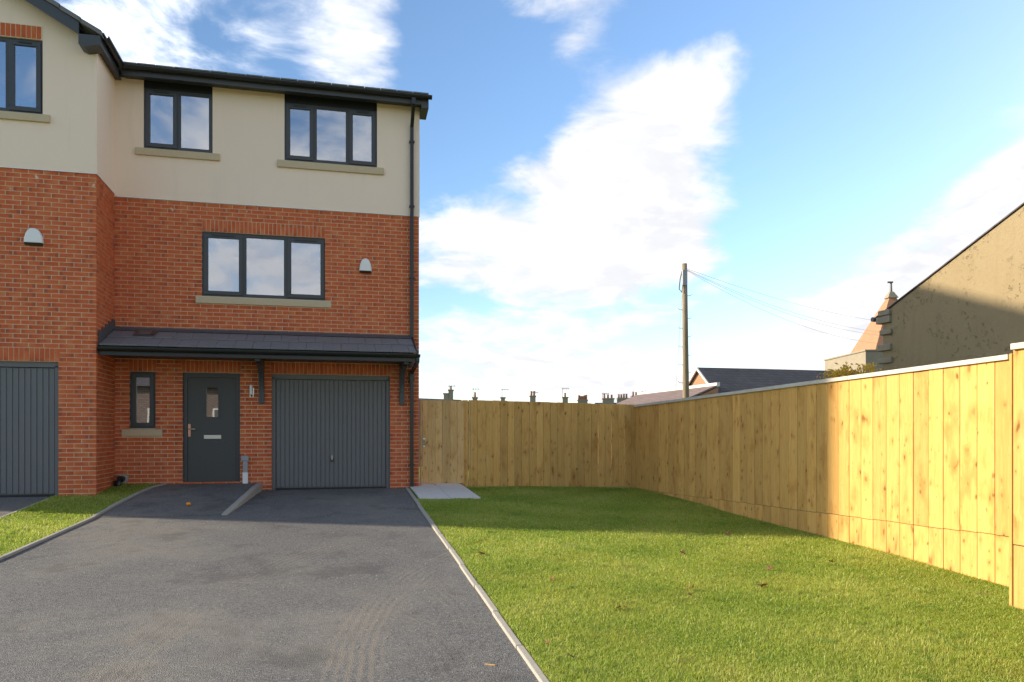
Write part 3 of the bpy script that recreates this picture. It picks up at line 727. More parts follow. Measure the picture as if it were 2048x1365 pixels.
# eaves
YE = YF - .40
roof = MB(); pit = math.tan(R(30)); pm = math.tan(R(20)); yr = (YF + YB) / 2; ze = 6.560
def slab(mb, x0, x1, ya, za, yb, zb, th):
    mb.hexa([(x0, ya, za - th), (x1, ya, za - th), (x1, yb, zb - th), (x0, yb, zb - th), (x0, ya, za), (x1, ya, za), (x1, yb, zb), (x0, yb, zb)])
zr = ze + (yr - YE - .02) * pm
slab(roof, XI - .1, 1.93, YE + .02, ze, yr, zr, .035); slab(roof, XI - .1, 1.93, yr, zr, YB + .4, zr - (YB + .4 - yr) * pm, .035)
roof = roof.obj('roof', 'roof_tile', H1)
for i in range(18):      # tile ends over the gutter
    x = -3.60 + i * .305; B('tile', 'roof_tile', roof, x + .004, x + .301, YE - .02, YE + .10, ze - .012 + (i % 2) * .003, ze + .012 + (i % 2) * .003)
B('fascia', 'fascia_grey', H1, XI + .19, 1.90, YE + .085, YE + .105, 6.385, 6.54)
B('soffit', 'fascia_grey', H1, XI + .19, 1.90, YE + .105, YF - .022, 6.445, 6.458)
gt = gutter_x(XI + .16, 1.955, YE + .02, 6.53, 'gutter', H1); union_brackets(gt, [-2.9, -2.0, -1.1, -.2, .7, 1.4, 1.75], YE + .02, 6.53)
eb = MB(); eb.prism([(YE + .085, 6.32), (YF + .12, 6.27), (YF + .12, 6.75), (YE + .085, 6.545)], 'x', XR + .012, 1.90); eb.obj('eaves_box_end', 'fascia_grey', H1)
bb = MB(); bb.hexa([(1.885, YF + .12, 6.40), (1.915, YF + .12, 6.40), (1.915, yr, zr - .25), (1.885, yr, zr - .25), (1.885, YF + .12, 6.66), (1.915, YF + .12, 6.66), (1.915, yr, zr - .035), (1.885, yr, zr - .035)]); bb.obj('bargeboard', 'fascia_grey', H1)
# downpipe
xp = 1.600; dp = MB()
square_pipe(dp, [(xp, YE + .03, 6.47), (xp, YE + .03, 6.36), (xp, YF - .07, 6.02), (xp, YF - .07, 1.30)], .065); square_pipe(dp, [(xp, YF - .07, 1.24), (xp, YF - .07, -1.09)], .063)
pipe = dp.obj('downpipe', 'black_plastic', H1)
for z in (5.72, 4.45, 3.05, 1.05, .42, -.62): B('pipe_clip', 'black_plastic', pipe, xp - .052, xp + .052, YF - .112, YF - .006, z, z + .028)
B('pipe_socket', 'black_plastic', pipe, xp - .042, xp + .042, YF - .115, YF - .026, 1.02, 1.26); B('pipe_socket', 'black_plastic', pipe, xp - .040, xp + .040, YE - .014, YE + .074, 6.34, 6.46)

# porch roof over door and garage
zt, zb_, yb_ = 1.895, 1.490, YG + .055
CX0, CX1 = XI + .012, 1.560
cn = MB(); cn.hexa([(CX0, yb_ + .05, 1.40), (CX1 - .02, yb_ + .05, 1.40), (CX1 - .02, YF - .008, 1.40), (CX0, YF - .008, 1.40), (CX0, yb_ + .05, zb_ - .03), (CX1 - .02, yb_ + .05, zb_ - .03), (CX1 - .02, YF - .008, zt - .045), (CX0, YF - .008, zt - .045)])
can = cn.obj('porch_roof', 'fascia_grey', H1)
sl = lambda s: (yb_ + (YF - yb_) * s, zb_ + (zt - zb_) * s)
def slope_piece(name, mat, x0, x1, s0, s1, lift0, lift1, th, parent):
    (ya, za), (yb, zb) = sl(s0), sl(s1)
    return MB().hexa([(x0, ya, za + lift0 - th), (x1, ya, za + lift0 - th), (x1, yb, zb + lift1 - th), (x0, yb, zb + lift1 - th), (x0, ya, za + lift0), (x1, ya, za + lift0), (x1, yb, zb + lift1), (x0, yb, zb + lift1)]).obj(name, mat, parent, bevel=.003)
for r_, (s0, s1) in enumerate(((-.03, .50), (.44, .90))):
    x = CX0 + .01 + (.15 if r_ else 0); first = True
    xs = [CX0 + .01] if r_ else []
    while x < CX1 + .02: xs.append(x); x += .305
    xs.append(CX1 + .025)
    for a, b in zip(xs, xs[1:]):
        if b - a > .03: slope_piece('tile', 'roof_tile', a + .002, b - .002, s0, s1, .022 + r_ * .004 + random.uniform(-.001, .001), .006 + r_ * .014, .016, can)
slope_piece('tile_vent', 'black_plastic', -3.335, -3.0, .50, .80, .052, .046, .02, can); slope_piece('vent_grille', 'steel_dark', -3.27, -3.065, .55, .75, .056, .051, .006, can)
x = CX0
while x < CX1: slope_piece('flashing', 'lead', x, min(x + 1.46, CX1 + .02), .82, 1.0, .040 + random.uniform(-.002, .002), .030, .006, can); x += 1.465
MB().box(CX0, CX1 + .02, YF - .020, YF - .009, zt - .01, zt + .045).obj('flashing_upstand', 'lead', can)
for i in range(5):       # lead soakers stepping up the side wall
    s0, s1 = .02 + i * .195, .02 + i * .195 + .20; (ya, za), (yb, zb) = sl(s0), sl(min(s1, .985))
    B('step_flashing', 'lead', can, XI + .008, XI + .0135 + .001 * (i % 2), ya, yb, za - .02, za + .20 + (zb - za) * .6)
MB().hexa([(CX1 + .026, sl(-.03)[0], zb_ - .08), (CX1 + .05, sl(-.03)[0], zb_ - .08), (CX1 + .05, YF - .01, zt - .085), (CX1 + .026, YF - .01, zt - .085), (CX1 + .026, sl(-.03)[0], zb_ + .032), (CX1 + .05, sl(-.03)[0], zb_ + .032), (CX1 + .05, YF - .01, zt + .038), (CX1 + .026, YF - .01, zt + .038)]).obj('verge_trim', 'black_plastic', can)
B('fascia', 'black_plastic', can, CX0, CX1 + .04, yb_ + .025, yb_ + .047, 1.325, 1.475)
B('soffit', 'fascia_grey', can, CX0, CX1, yb_ + .05, YF - .008, 1.372, 1.385)
g2 = gutter_x(CX0 + .0, 1.640, yb_ - .035, 1.452, 'gutter', can, .058); union_brackets(g2, [-2.9, -1.9, -.9, .1, 1.05], yb_ - .035, 1.452, .058)
sp = MB(); square_pipe(sp, [(xp, yb_ - .03, 1.39), (xp, yb_ - .03, 1.33), (xp, YF - .07, 1.20)], .058); sp.obj('outlet_pipe', 'black_plastic', can)
for xb in (-1.215, 1.408):
    br = MB(); br.box(xb - .046, xb + .046, YF - .085, YF - .009, .567, 1.371)
    bo = br.obj('bracket', 'bracket_grey', can, bevel=.006)
    B('bracket_arm', 'bracket_grey', bo, xb - .044, xb + .044, yb_ + .10, YF - .086, 1.285, 1.371, bevel=.006)
    st = MB(); n_ = 10; prev = None
    for k_ in range(n_ + 1):
        a = math.pi / 2 * k_ / n_; yy = YF - .086 - .62 * (1 - math.cos(a)); zz = .83 + .455 * math.sin(a)
        cur = [(xb - .038, yy, zz - .045), (xb + .038, yy, zz - .045), (xb + .038, yy + .0, zz + .045), (xb - .038, yy, zz + .045)]
        cur = [(xb - .038, yy - .05, zz - .02), (xb + .038, yy - .05, zz - .02), (xb + .038, yy + .04, zz + .03), (xb - .038, yy + .04, zz + .03)]
        if prev: st.hexa(prev + cur)
        prev = cur
    st.obj('bracket_strut', 'bracket_grey', bo)

# ================================================================== the gabled neighbour
H2 = thing('house', (-5.8, YG, -1.07), 'projecting gabled brick house with cream rendered top storey cut by the left edge', 'house')
ZG = 1.185; ZRG = 4.335
GG = (-6.62, -4.327, -1.2, ZG); WG = (-6.07, -4.553, 5.240, 6.455)
pg = lambda u, dp, z: (u, YG + dp, z)
mb = MB(); wall_core(mb, XL, XI - .007, -1.7, ZRG + .05, [GG], pg); wall2 = mb.obj('wall', 'mortar', H2)
blg = brick_field(XL, XI, -1.45, ZRG + .03, ZG, [GG], [(GG[0] - .02, GG[1] + .02, ZG, ZG + .225)], XI)
prr = lambda u, dp, z: (XI - dp - .006, YG + u, z)
blret = brick_field(.058, YF - YG - .002, -1.45, ZRG + .03, ZG, [], [], .1125)
lay_bricks(wall2, [(blg, pg, (1, 0, 0), (0, 1, 0), 0), (blret, prr, (0, 1, 0), (-1, 0, 0), R(90))])
mb = MB(); mb.box(XI - .25, XI - .007, YG + .281, YF + .4, -1.7, ZRG + .04).box(XL, XL + .25, YG + .281, YB, -1.7, 6.5).box(XL, XI, YB - .25, YB, -1.7, 6.5); mb.obj('flank_wall', 'mortar', H2)
XA = (XL + XI) / 2; ap = 6.47 + (XI - XA + .0) * pit
mb = MB(); wall_core(mb, XL - .01, XI + .012, ZRG, 6.46, [WG], lambda u, dp, z: (u, YG - .022 + dp, z), .30)
mb.prism([(XL - .01, 6.46), (XI + .012, 6.46), (XA, ap)], 'y', YG - .022, YG + .26)
mb.box(XI - .25, XI + .012, YG + .279, YF - .0225, ZRG, 6.46)
mb.obj('rendered_wall', 'render', H2)
B('bell_cast_bead', 'white_plastic', H2, XL, XI + .014, YG - .026, YG - .012, ZRG - .010, ZRG + .004); B('bell_cast_bead', 'white_plastic', H2, XI + .002, XI + .016, YG - .012, YF - .03, ZRG - .010, ZRG + .004)
window(H2, *WG, YG - .022, [(.333, True), (.334, False), (.333, True)], (WG[0] - .12, WG[1] + .115, .135))
for i in range(20):      # soldier bricks set in the render over the window
    u = WG[0] + i * .075; mbb = MB(); brick_mesh(mbb, .065, .205, .05, new_tone(False), (-.0325, 0, 0), soldier=True); o = bpy.data.objects.new('soldier_brick', finish_bricks(mbb, 'soldier_brick')); C.objects.link(o); o.location = (u + .0375, YG - .030, 6.465); set_parent(o, H2)
B('soldier_mortar', 'mortar', H2, WG[0], WG[1] + .003, YG - .026, YG - .0225, 6.458, 6.678)
garage(H2, GG[0], GG[1], -1.03, ZG, YG, 24)
# gable roof and its verge
go = YG - .30; xe = XI + .16; zeg = 6.555
r2 = MB(); zrg = zeg + (xe - XA) * pit
r2.hexa([(XA, go, zrg - .035), (xe, go, zeg - .035), (xe, YF + 4, zeg - .035), (XA, YF + 4, zrg - .035), (XA, go, zrg), (xe, go, zeg), (xe, YF + 4, zeg), (XA, YF + 4, zrg)])
xw = 2 * XA - xe
xw = XL - .06; zw = zeg + (xw - (2 * XA - xe)) * pit; gl = YG - .08
r2.hexa([(xw, gl, zw - .035), (XA, go, zrg - .035), (XA, YF + 4, zrg - .035), (xw, YF + 4, zw - .035), (xw, gl, zw), (XA, go, zrg), (XA, YF + 4, zrg), (xw, YF + 4, zw)])
slab(r2, XL - .1, XI - .11, YE + .02, ze, yr, zr, .035); slab(r2, XL - .1, XI - .11, yr, zr, YB + .4, zr - (YB + .4 - yr) * pm, .035)
rf2 = r2.obj('roof', 'roof_tile', H2)
for sgn, x_e in ((1, xe),):
    for i in range(8):   # dry verge caps stepping up the slope
        a, b = i * .305, min(i * .305 + .315, abs(xe - XA)); xa, xb_ = x_e - sgn * a, x_e - sgn * b; za, zb = zeg + a * pit, zeg + b * pit
        if a > abs(xe - XA): break
        q = [(xa, za - .05), (xb_, zb - .06), (xb_, zb + .012), (xa, za + .026)]
        MB().prism(q, 'y', go - .030, go + .09).obj('verge_cap', 'roof_tile', rf2)
    a, b = .34, abs(xe - XA)
    MB().prism([(x_e - sgn * a, zeg + a * pit - .255), (x_e - sgn * b, zeg + b * pit - .255), (x_e - sgn * b, zeg + b * pit - .062), (x_e - sgn * a, zeg + a * pit - .062)], 'y', go, go + .03).obj('bargeboard', 'fascia_grey', H2)
    MB().prism([(x_e - sgn * .345, zeg - .06), (x_e - sgn * .345, zeg - .22), (x_e - sgn * .26, zeg - .255), (x_e - sgn * .02, zeg - .20), (x_e - sgn * .02, zeg - .055)], 'y', go - .01, go + .28).obj('eaves_box_end', 'fascia_grey', H2)
    MB().prism([(x_e - sgn * .35, zeg + .35 * pit - .075), (x_e - sgn * b, zeg + b * pit - .075), (x_e - sgn * b, zeg + b * pit - .065), (x_e - sgn * .35, zeg + .35 * pit - .065)], 'y', go + .031, YG - .023).obj('soffit', 'fascia_grey', H2)
prof = [(XI + .20 + .062 * math.cos(a), 6.53 + .062 * math.sin(a)) for a in lin(math.pi, 2 * math.pi, 10)] + [(XI + .20 + .056 * math.cos(a), 6.53 + .056 * math.sin(a)) for a in lin(2 * math.pi, math.pi, 10)]
MB().prism(prof, 'y', go + .02, YE + .08).obj('gutter', 'black_plastic', H2)
B('fascia', 'fascia_grey', H2, XI + .120, XI + .139, go + .285, YE + .10, 6.36, 6.54); B('soffit', 'fascia_grey', H2, XI + .0125, XI + .119, go + .29, YF - .023, 6.40, 6.412)
for i in range(4):
    y = go + .03 + i * .30; B('tile', 'roof_tile', rf2, xe - .10, xe + .025, y + .003, y + .297, zeg - .008, zeg + .02)

# ------------------------------------------------------------------ fittings on the walls
def alarm_box(x0, x1, z0, z1, Y, label):
    o = thing('alarm_box', ((x0 + x1) / 2, Y - .01, z0), label, 'alarm box', 'white alarm sounder boxes on the brick fronts')
    xc = (x0 + x1) / 2; h = z1 - z0; wd = (x1 - x0) / 2
    def outline(s):
        pts = []
        for k_ in range(19):
            a = math.pi * k_ / 18; cx = math.cos(a); sx = math.sin(a)
            pts.append((xc + wd * s * math.copysign(abs(cx) ** .80, cx), z0 + .035 + (h - .035) * (1 - (1 - s) * .3) * sx ** 1.15))
        return pts
    mb = MB(); layers = [(1.0, 0.0), (1.0, .045), (.95, .07), (.82, .085)]; n_ = 19
    for s_, dd in layers: mb.v += [(x, Y - .012 - dd, z) for x, z in outline(s_)]
    for j in range(len(layers) - 1):
        for k_ in range(n_): mb.f.append((j * n_ + k_, j * n_ + (k_ + 1) % n_, (j + 1) * n_ + (k_ + 1) % n_, (j + 1) * n_ + k_))
    mb.f.append(tuple(range(n_))); mb.f.append(tuple((len(layers) - 1) * n_ + k_ for k_ in range(n_)))
    mb.obj('cover', 'white_plastic', o, bevel=.004)
    MB().prism([(Y - .011, z0), (Y - .075, z0 + .008), (Y - .082, z0 + .034), (Y - .011, z0 + .034)], 'x', x0 + .012, x1 - .012).obj('strobe_lens', 'black_plastic', o)
alarm_box(-4.82, -4.537, 3.082, 3.357, YG, 'white alarm box on the gabled house above its garage')
alarm_box(.585, .825, 3.121, 3.399, YF, 'white alarm box between the three-pane window and the black downpipe')
o = thing('wall_light', (-1.395, YF - .01, .68), 'slim silver wall light with sensor beside the front door', 'wall light')
B('back_plate', 'silver_metal', o, -1.432, -1.36, YF - .022, YF - .008, .68, .80, bevel=.004)
MB().tube([(-1.405, YF - .07, .745), (-1.405, YF - .07, .912)], .026, 14).obj('lamp_tube', 'white_plastic', o, False)
B('lamp_arm', 'silver_metal', o, -1.415, -1.395, YF - .07, YF - .022, .76, .79)
MB().tube([(-1.397, YF - .06, .715), (-1.397, YF - .022, .715)], .020, 12).obj('sensor', 'black_plastic', o)
B('side_plate', 'silver_metal', o, -1.372, -1.352, YF - .05, YF - .0225, .74, .86)
o = thing('meter_duct', (-1.50, YF, -.96), 'pale grey plastic service duct low on the wall beside the front door', 'duct')
B('duct_box', 'grey_plastic', o, -1.578, -1.447, YF - .085, YF - .008, -.508, -.413, bevel=.006)
B('duct_tube', 'grey_plastic', o, -1.550, -1.466, YF - .070, YF - .008, -.72, -.509); B('duct_cover', 'white_plastic', o, -1.554, -1.462, YF - .074, YF - .008, -.98, -.722)
o = thing('drain_outlet', (-3.64, YF - .1, -.95), 'black drain outlet poking from the wall in the house corner', 'pipe')
MB().tube([(-3.60, YF - .004, -.81), (-3.60, YF - .05, -.81)], .085, 18).obj('mortar_collar', 'concrete', o)
MB().tube([(-3.62, YF - .02, -.815), (-3.64, YF - .14, -.82), (-3.66, YF - .20, -.86), (-3.66, YF - .22, -1.0)], .058, 14).obj('elbow', 'black_plastic', o, True)

# ------------------------------------------------------------------ fences
def board(mb, P0, P1, z0a, z0b, z1a, z1b, th, off):
    """plank between two ground points; off pushes it towards the lawn"""
    P0, P1 = Vector((*P0, 0)), Vector((*P1, 0)); dr = (P1 - P0).normalized(); nr = Vector((-dr.y, dr.x, 0))
    a, b = P0 + nr * off, P1 + nr * off; c_, d_ = P1 + nr * (off + th), P0 + nr * (off + th)
    mb.hexa([(a.x, a.y, z0a), (b.x, b.y, z0b), (c_.x, c_.y, z0b), (d_.x, d_.y, z0a), (a.x, a.y, z1a), (b.x, b.y, z1b), (c_.x, c_.y, z1b), (d_.x, d_.y, z1a)])
YK = 15.36
bf = thing('back_fence', (4.6, YK, -1.15), 'shaded close-board timber fence across the end of the lawn beside the gate', 'fence')
pxs = [820 + q / 4.2667 for q in (500, 514, 575, 648, 708, 770, 832, 893, 953, 1018, 1077, 1137, 1197, 1256, 1315, 1373, 1432, 1491, 1549, 1606, 1664, 1720, 1776, 1833, 1888, 1936)]
xb = [onY(p, 870, YK)[0] for p in pxs]
ztop = lambda x: .690 - (x - 2.75) * .0185
for i, (a, b) in enumerate(zip(xb, xb[1:])):
    zb = -1.075 - (a - 2.75) * .018 - (.0 if 2 < i < 24 else .02); dz = random.uniform(-.006, .006); mb = MB(); an = random.uniform(-.003, .003)
    board(mb, (a + .0025, YK), (b - .0025, YK), zb, zb, ztop(a) + dz, ztop(b) + dz, .02, -.012 * (i % 2) * .4 + an); mb.obj('board', 'back_wood', bf, bevel=.003)
for z in (-.75, -.2, .4): B('rail', 'back_wood', bf, xb[0], xb[-1], YK + .028, YK + .07, z, z + .09)
B('gate_post', 'back_wood', bf, xb[0] - .115, xb[0] - .012, YK + .010, YK + .11, -1.2, ztop(xb[0]) - .005, bevel=.004)
gt_ = thing('side_gate', (2.25, YK, -1.05), 'pale timber board gate between the house corner and the back fence', 'gate')
pxs = [820 + q / 4.2667 for q in (106, 152, 215, 275, 342, 402, 465)]; xg = [onY(p, 870, YK - .03)[0] for p in pxs]
for i, (a, b) in enumerate(zip(xg, xg[1:])):
    mb = MB(); board(mb, (a + .0028, YK - .03), (b - .0028, YK - .03), -1.000, -1.000, .672 - (i == 2) * .003, .672 - (i == 2) * .003, .02, random.uniform(-.0015, .0015)); mb.obj('board', 'gate_wood', gt_, bevel=.004)
for z in (-.85, -.2, .45): B('ledge', 'gate_wood', gt_, xg[0], xg[-1], YK - .008, YK + .03, z, z + .1)
B('hanging_post', 'gate_wood', gt_, 1.790, xg[0] - .012, YK - .05, YK + .05, -1.15, .68, bevel=.003)
lx = onY(848, 885, YK - .06)
B('lock_plate', 'silver_metal', gt_, lx[0] - .022, lx[0] + .022, YK - .062, YK - .054, lx[2] - .095, lx[2] + .085, bevel=.003); B('lock_case', 'black_plastic', gt_, lx[0] - .012, lx[0] + .012, YK - .068, YK - .0625, lx[2] - .065, lx[2] + .055)
# long fence down the right side of the lawn, with an added lower row of boards
rf = thing('garden_fence', (6.5, 10.7, -1.4), 'long sunlit close-board timber fence with grey top rail right of the lawn', 'fence')
z4 = [112, 141, 170, 201, 232, 262, 295, 328, 360, 398, 435, 472, 510, 551, 592, 632, 676, 722, 768, 818, 867, 919, 972, 1028, 1087, 1148, 1211, 1275, 1341, 1412]
z5 = [89, 144, 203, 262, 328, 394, 463, 538, 612, 694, 780, 868, 948]
pxs = [1240 + q / 3.412 for q in z4] + [1640 + q / 2.483 for q in z5]
def fence_hit(p):
    r = ray(p, 868); k_ = .13 / 9.1          # X = 6.40 + (15.3 - Y) k
    d_ = (6.40 + 15.3 * k_) / (r[0] + k_ * r[1]); return (r[0] * d_, r[1] * d_)
pts = [fence_hit(p) for p in pxs]
pts[0] = (6.40, YK - .015)
fz = lambda Y: .730 - (Y - 6.2) * (.160 / 9.1)         # underside of the rail
sz = lambda Y: -1.018 - (Y - 6.2) * (.128 / 7.0)       # joint between the two rows
for i, (P, Q) in enumerate(zip(pts, pts[1:])):
    Pm, Qm = Vector(P), Vector(Q); e = (Qm - Pm).normalized() * .003; a, b = Pm + e, Qm - e
    j = random.uniform(-.002, .002); jz = random.uniform(-.006, .006); zl = sz((P[1] + Q[1]) / 2)
    mb = MB(); board(mb, a, b, zl + .004 + jz, zl + .004 + jz, fz(P[1]), fz(Q[1]), .022, j); mb.obj('board', 'fence_wood', rf, bevel=.003)
    zg = z_lawn(P[0], (P[1] + Q[1]) / 2) - .12
    if zl - zg > .12: mb = MB(); board(mb, a, b, zg, zg, zl - .003 + jz, zl - .003 + jz, .022, j + .002 + random.uniform(-.001, .002)); mb.obj('lower_board', 'fence_wood', rf, bevel=.003)
for dz_ in (-.10, -.85, -1.5):
    mb = MB(); board(mb, pts[0], pts[-1], fz(15.3) + dz_ - .09, fz(6.2) + dz_ - .09, fz(15.3) + dz_, fz(6.2) + dz_, .05, .03); mb.obj('rail', 'fence_wood', rf)
n_ = 4; A_, E_ = Vector(pts[0]) + Vector((-.0, .25)), Vector(pts[-1])
for i in range(n_):
    p, q = A_.lerp(E_, i / n_), A_.lerp(E_, (i + 1) / n_ - .0006); mb = MB()
    board(mb, p, q, fz(p.y) + .001, fz(q.y) + .001, fz(p.y) + .052, fz(q.y) + .052, .12, -.035); mb.obj('top_rail', 'weathered_rail', rf, bevel=.004)
# the next length of fence steps in towards the lawn
nf = thing('near_fence', (5.95, 4.0, -1.6), 'nearest length of bright timber fence at the right edge of the picture', 'fence')
Xn = 5.93; y0 = onX(2020, 900, Xn)[1]
MB().box(Xn - .012, Xn + .09, y0 - .030, y0 + .0, -1.75, .715).obj('end_batten', 'fence_wood', nf, bevel=.004)
yy = y0 - .033; i = 0
while yy > 1.0:
    wd = random.uniform(.19, .21); j = random.uniform(-.002, .002)
    B('board', 'fence_wood', nf, Xn + j, Xn + .022 + j, yy - wd + .005, yy, -.985 + random.uniform(-.004, .004), .745, bevel=.003)
    B('lower_board', 'fence_wood', nf, Xn + j + .003, Xn + .024 + j, yy - wd + .005, yy, -1.85, -.992, bevel=.003); yy -= wd; i += 1
B('top_rail', 'weathered_rail', nf, Xn - .04, Xn + .10, 1.0, y0 - .04, .746, .80, bevel=.004)
for k_, (xa, xb_) in enumerate(((Xn + .03, Xn + .22), (Xn + .225, Xn + .42), (Xn + .425, Xn + .60))): B('return_board', 'fence_wood', nf, xa, xb_, y0 + .001, y0 + .022, -1.85, .72)
for z in (-1.2, -.3, .5): B('rail', 'fence_wood', nf, Xn + .03, Xn + .08, 1.0, y0 - .05, z, z + .09)

# ------------------------------------------------------------------ beyond the fence
tp = thing('telegraph_pole', atD(1371, 800, 32) + Vector((0, 0, -3)), 'weathered wooden telegraph pole with climbing steps rising behind the fence', 'pole')
Pb, Pt = atD(1372, 800, 32), atD(1369, 528, 32); up = (Pt - Pb); Pg = Pb - up.normalized() * 3.6
MB().tube([Pg, Pb, Pb + up * .5, Pt], [.15, .138, .122, .105], 14).obj('shaft', 'pole_wood', tp, True)
rgt = Vector((cA, -sA, 0)); fwd = Vector((sA, cA, 0))
for i, py in enumerate((592, 620, 637, 657, 674, 694, 711, 730, 746, 766)):
    c0 = atD(1370, py, 32); s_ = 1 if i % 2 == 0 else -1
    MB().tube([c0 + rgt * s_ * .08, c0 + rgt * s_ * .24, c0 + rgt * s_ * .27 + Vector((0, 0, .07))], .011, 6).obj('climbing_step', 'steel_dark', tp)
c0 = atD(1368, 556, 32) - fwd * .14
MB().box(c0.x - .12, c0.x + .10, c0.y - .06, c0.y + .05, c0.z - .35, c0.z + .30).obj('junction_box', 'grey_plastic', tp, bevel=.02)
c0 = atD(1363, 560, 32) - fwd * .1
MB().tube([c0 + Vector((0, 0, .35)), c0 + rgt * -.08, c0 + rgt * -.12 + Vector((0, 0, -.4)), c0 + rgt * -.02 + Vector((0, 0, -.55)), c0 + Vector((.05, 0, -.2))], .022, 6).obj('cable_loop', 'steel_dark', tp)
MB().tube([atD(1364, 590, 31.8), atD(1357, 700, 31.2), atD(1350, 800, 30.6)], .006, 5).obj('stay_wire', 'wire', tp)
for (sx, sy, ex_, ey_, sag, lab) in ((1374, 538, 1800, 648, .35, 'uppermost of the overhead wires sagging from the pole to the right'), (1374, 540, 1800, 668, .55, 'second highest overhead wire running from the pole to the right'),
                                     (1374, 541, 1800, 674, .62, 'third highest overhead wire running from the pole to the right'), (1374, 542, 1800, 690, .75, 'lowest overhead wire sagging from the pole towards the brick spire')):
    a, b = atD(sx, sy, 32), atD(ex_, ey_, 46); p_ = []
    for k_ in range(17):
        s_ = k_ / 16; q = a.lerp(b, s_); q.z -= sag * 4 * s_ * (1 - s_); p_.append(q)
    tag(MB().tube(p_, .006, 5).obj('overhead_wire', 'wire', None, True), lab, 'wire', 'overhead wires')
# rendered gable wall on the right
gb = thing('gable_house', (17, 9, -1.5), 'old house with pitted tan cement gable wall and toothed corner stones', 'house')
XW = 13.5; _, yA, zA = onX(1766, 628, XW); _, yB, zB = onX(2048, 411, XW); ps = (zB - zA) / (yA - yB); yR = yA - 7.2; zR = zA + 7.2 * ps; yE2 = yR - 7.2
MB().prism([(yA, -3), (yA, zA), (yR, zR), (yE2, zA), (yE2, -3)], 'x', XW, XW + 9).obj('wall', 'old_render', gb)
for s_, (ya, yb) in ((1, (yA + .25, yR)), (-1, (yE2 - .25, yR))):
    za = zA - .25 * ps
    MB().hexa([(XW - .04, ya, za + .01), (XW + 9.1, ya, za + .01), (XW + 9.1, yb, zR + .01), (XW - .04, yb, zR + .01), (XW - .03, ya, za + .045), (XW + 9.1, ya, za + .045), (XW + 9.1, yb, zR + .045), (XW - .03, yb, zR + .045)]).obj('roof', 'slate', gb)
for (pa, pb, w0, w1) in ((622, 633, .10, .30), (634, 648, .18, .30), (661, 671, .06, .34), (690, 703, .13, .32), (717, 728, .13, .36), (745, 758, .08, .3), (775, 788, .14, .3)):
    z1_, z0_ = onX(1766, pa, XW)[2], onX(1766, pb, XW)[2]; B('quoin_stone', 'old_stone', gb, XW - .05 - random.uniform(0, .03), XW + .3, yA - w1, yA + w0, z0_, z1_, bevel=.02)
mb = MB(); MB().tube([(XW - .06, yA + .32, zA - .10), (XW + 9, yA + .32, zA - .10)], .06, 8).obj('gutter', 'steel_dark', gb)
# brick spire with a stone parapet
D_ = 50.0; sp_ = thing('spire', atD(1782, 800, D_) + Vector((0, 0, -4)), 'orange brick spire with iron finial rising behind the tan gable', 'spire')
cx = atD(1782, 868, D_); hb = 62 / F * D_; zb0 = (868 - 712) / F * D_; za0 = (868 - 588) / F * D_
def pyr(mb, c, h0, z0, h1, z1):
    q = []
    for h, z in ((h0, z0), (h1, z1)):
        q += [tuple(c + rgt * (sx * h) + fwd * (sy * h) + Vector((0, 0, z))) for sx, sy in ((-1, -1), (1, -1), (1, 1), (-1, 1))]
    mb.hexa(q)
mb = MB(); pyr(mb, cx, hb, zb0, .16, za0 - .15); mb.obj('spire_roof', 'far_brick', sp_)
mb = MB(); pyr(mb, cx, .34, za0 - .30, .12, za0 + .12); mb.obj('spire_cap', 'old_stone', sp_)
mb = MB(); pyr(mb, cx, 94 / F * D_, -5, 94 / F * D_, (868 - 713) / F * D_); mb.obj('parapet', 'old_stone', sp_)
mb = MB(); pyr(mb, cx, 96 / F * D_, (868 - 713) / F * D_ + .002, 96 / F * D_, (868 - 710) / F * D_); mb.obj('coping', 'old_stone', sp_)
MB().tube([cx + Vector((0, 0, za0)), cx + Vector((0, 0, (868 - 566) / F * D_))], [.09, .06], 8).obj('finial', 'steel_dark', sp_); c0 = cx + Vector((0, 0, (868 - 565) / F * D_))
MB().tube([c0 - rgt * .22, c0 + rgt * .12], .06, 6).obj('finial_bar', 'steel_dark', sp_)
# hall with slate roof and brick gable
def camp(l, d_, z): return Vector((cA * l + sA * d_, -sA * l + cA * d_, z))
hl = thing('hall', camp(15, 46, -3), 'low hall with dark slate roof and small orange brick gable behind the fence', 'hall')
P0, P1 = Vector((11.04, 45.0)), Vector((24.5, 48.6)); rr_ = (P1 - P0).normalized(); pp = Vector((rr_.y, -rr_.x)); zt_ = 3.82; W_ = 4.4; dr_ = W_ * .75
def cp(v, z): return tuple(camp(v.x, v.y, z))
mb = MB()
mb.v += [cp(P0 + pp * W_, -5), cp(P0 - pp * W_, -5), cp(P0 - pp * W_, zt_ - dr_), cp(P0, zt_ - .03), cp(P0 + pp * W_, zt_ - dr_), cp(P1 + pp * W_, -5), cp(P1 - pp * W_, -5), cp(P1 - pp * W_, zt_ - dr_), cp(P1, zt_ - .03), cp(P1 + pp * W_, zt_ - dr_)]
mb.f += [(0, 1, 2, 3, 4), (9, 8, 7, 6, 5), (0, 4, 9, 5), (1, 6, 7, 2), (2, 7, 8, 3), (3, 8, 9, 4)]; mb.obj('wall', 'far_brick', hl)
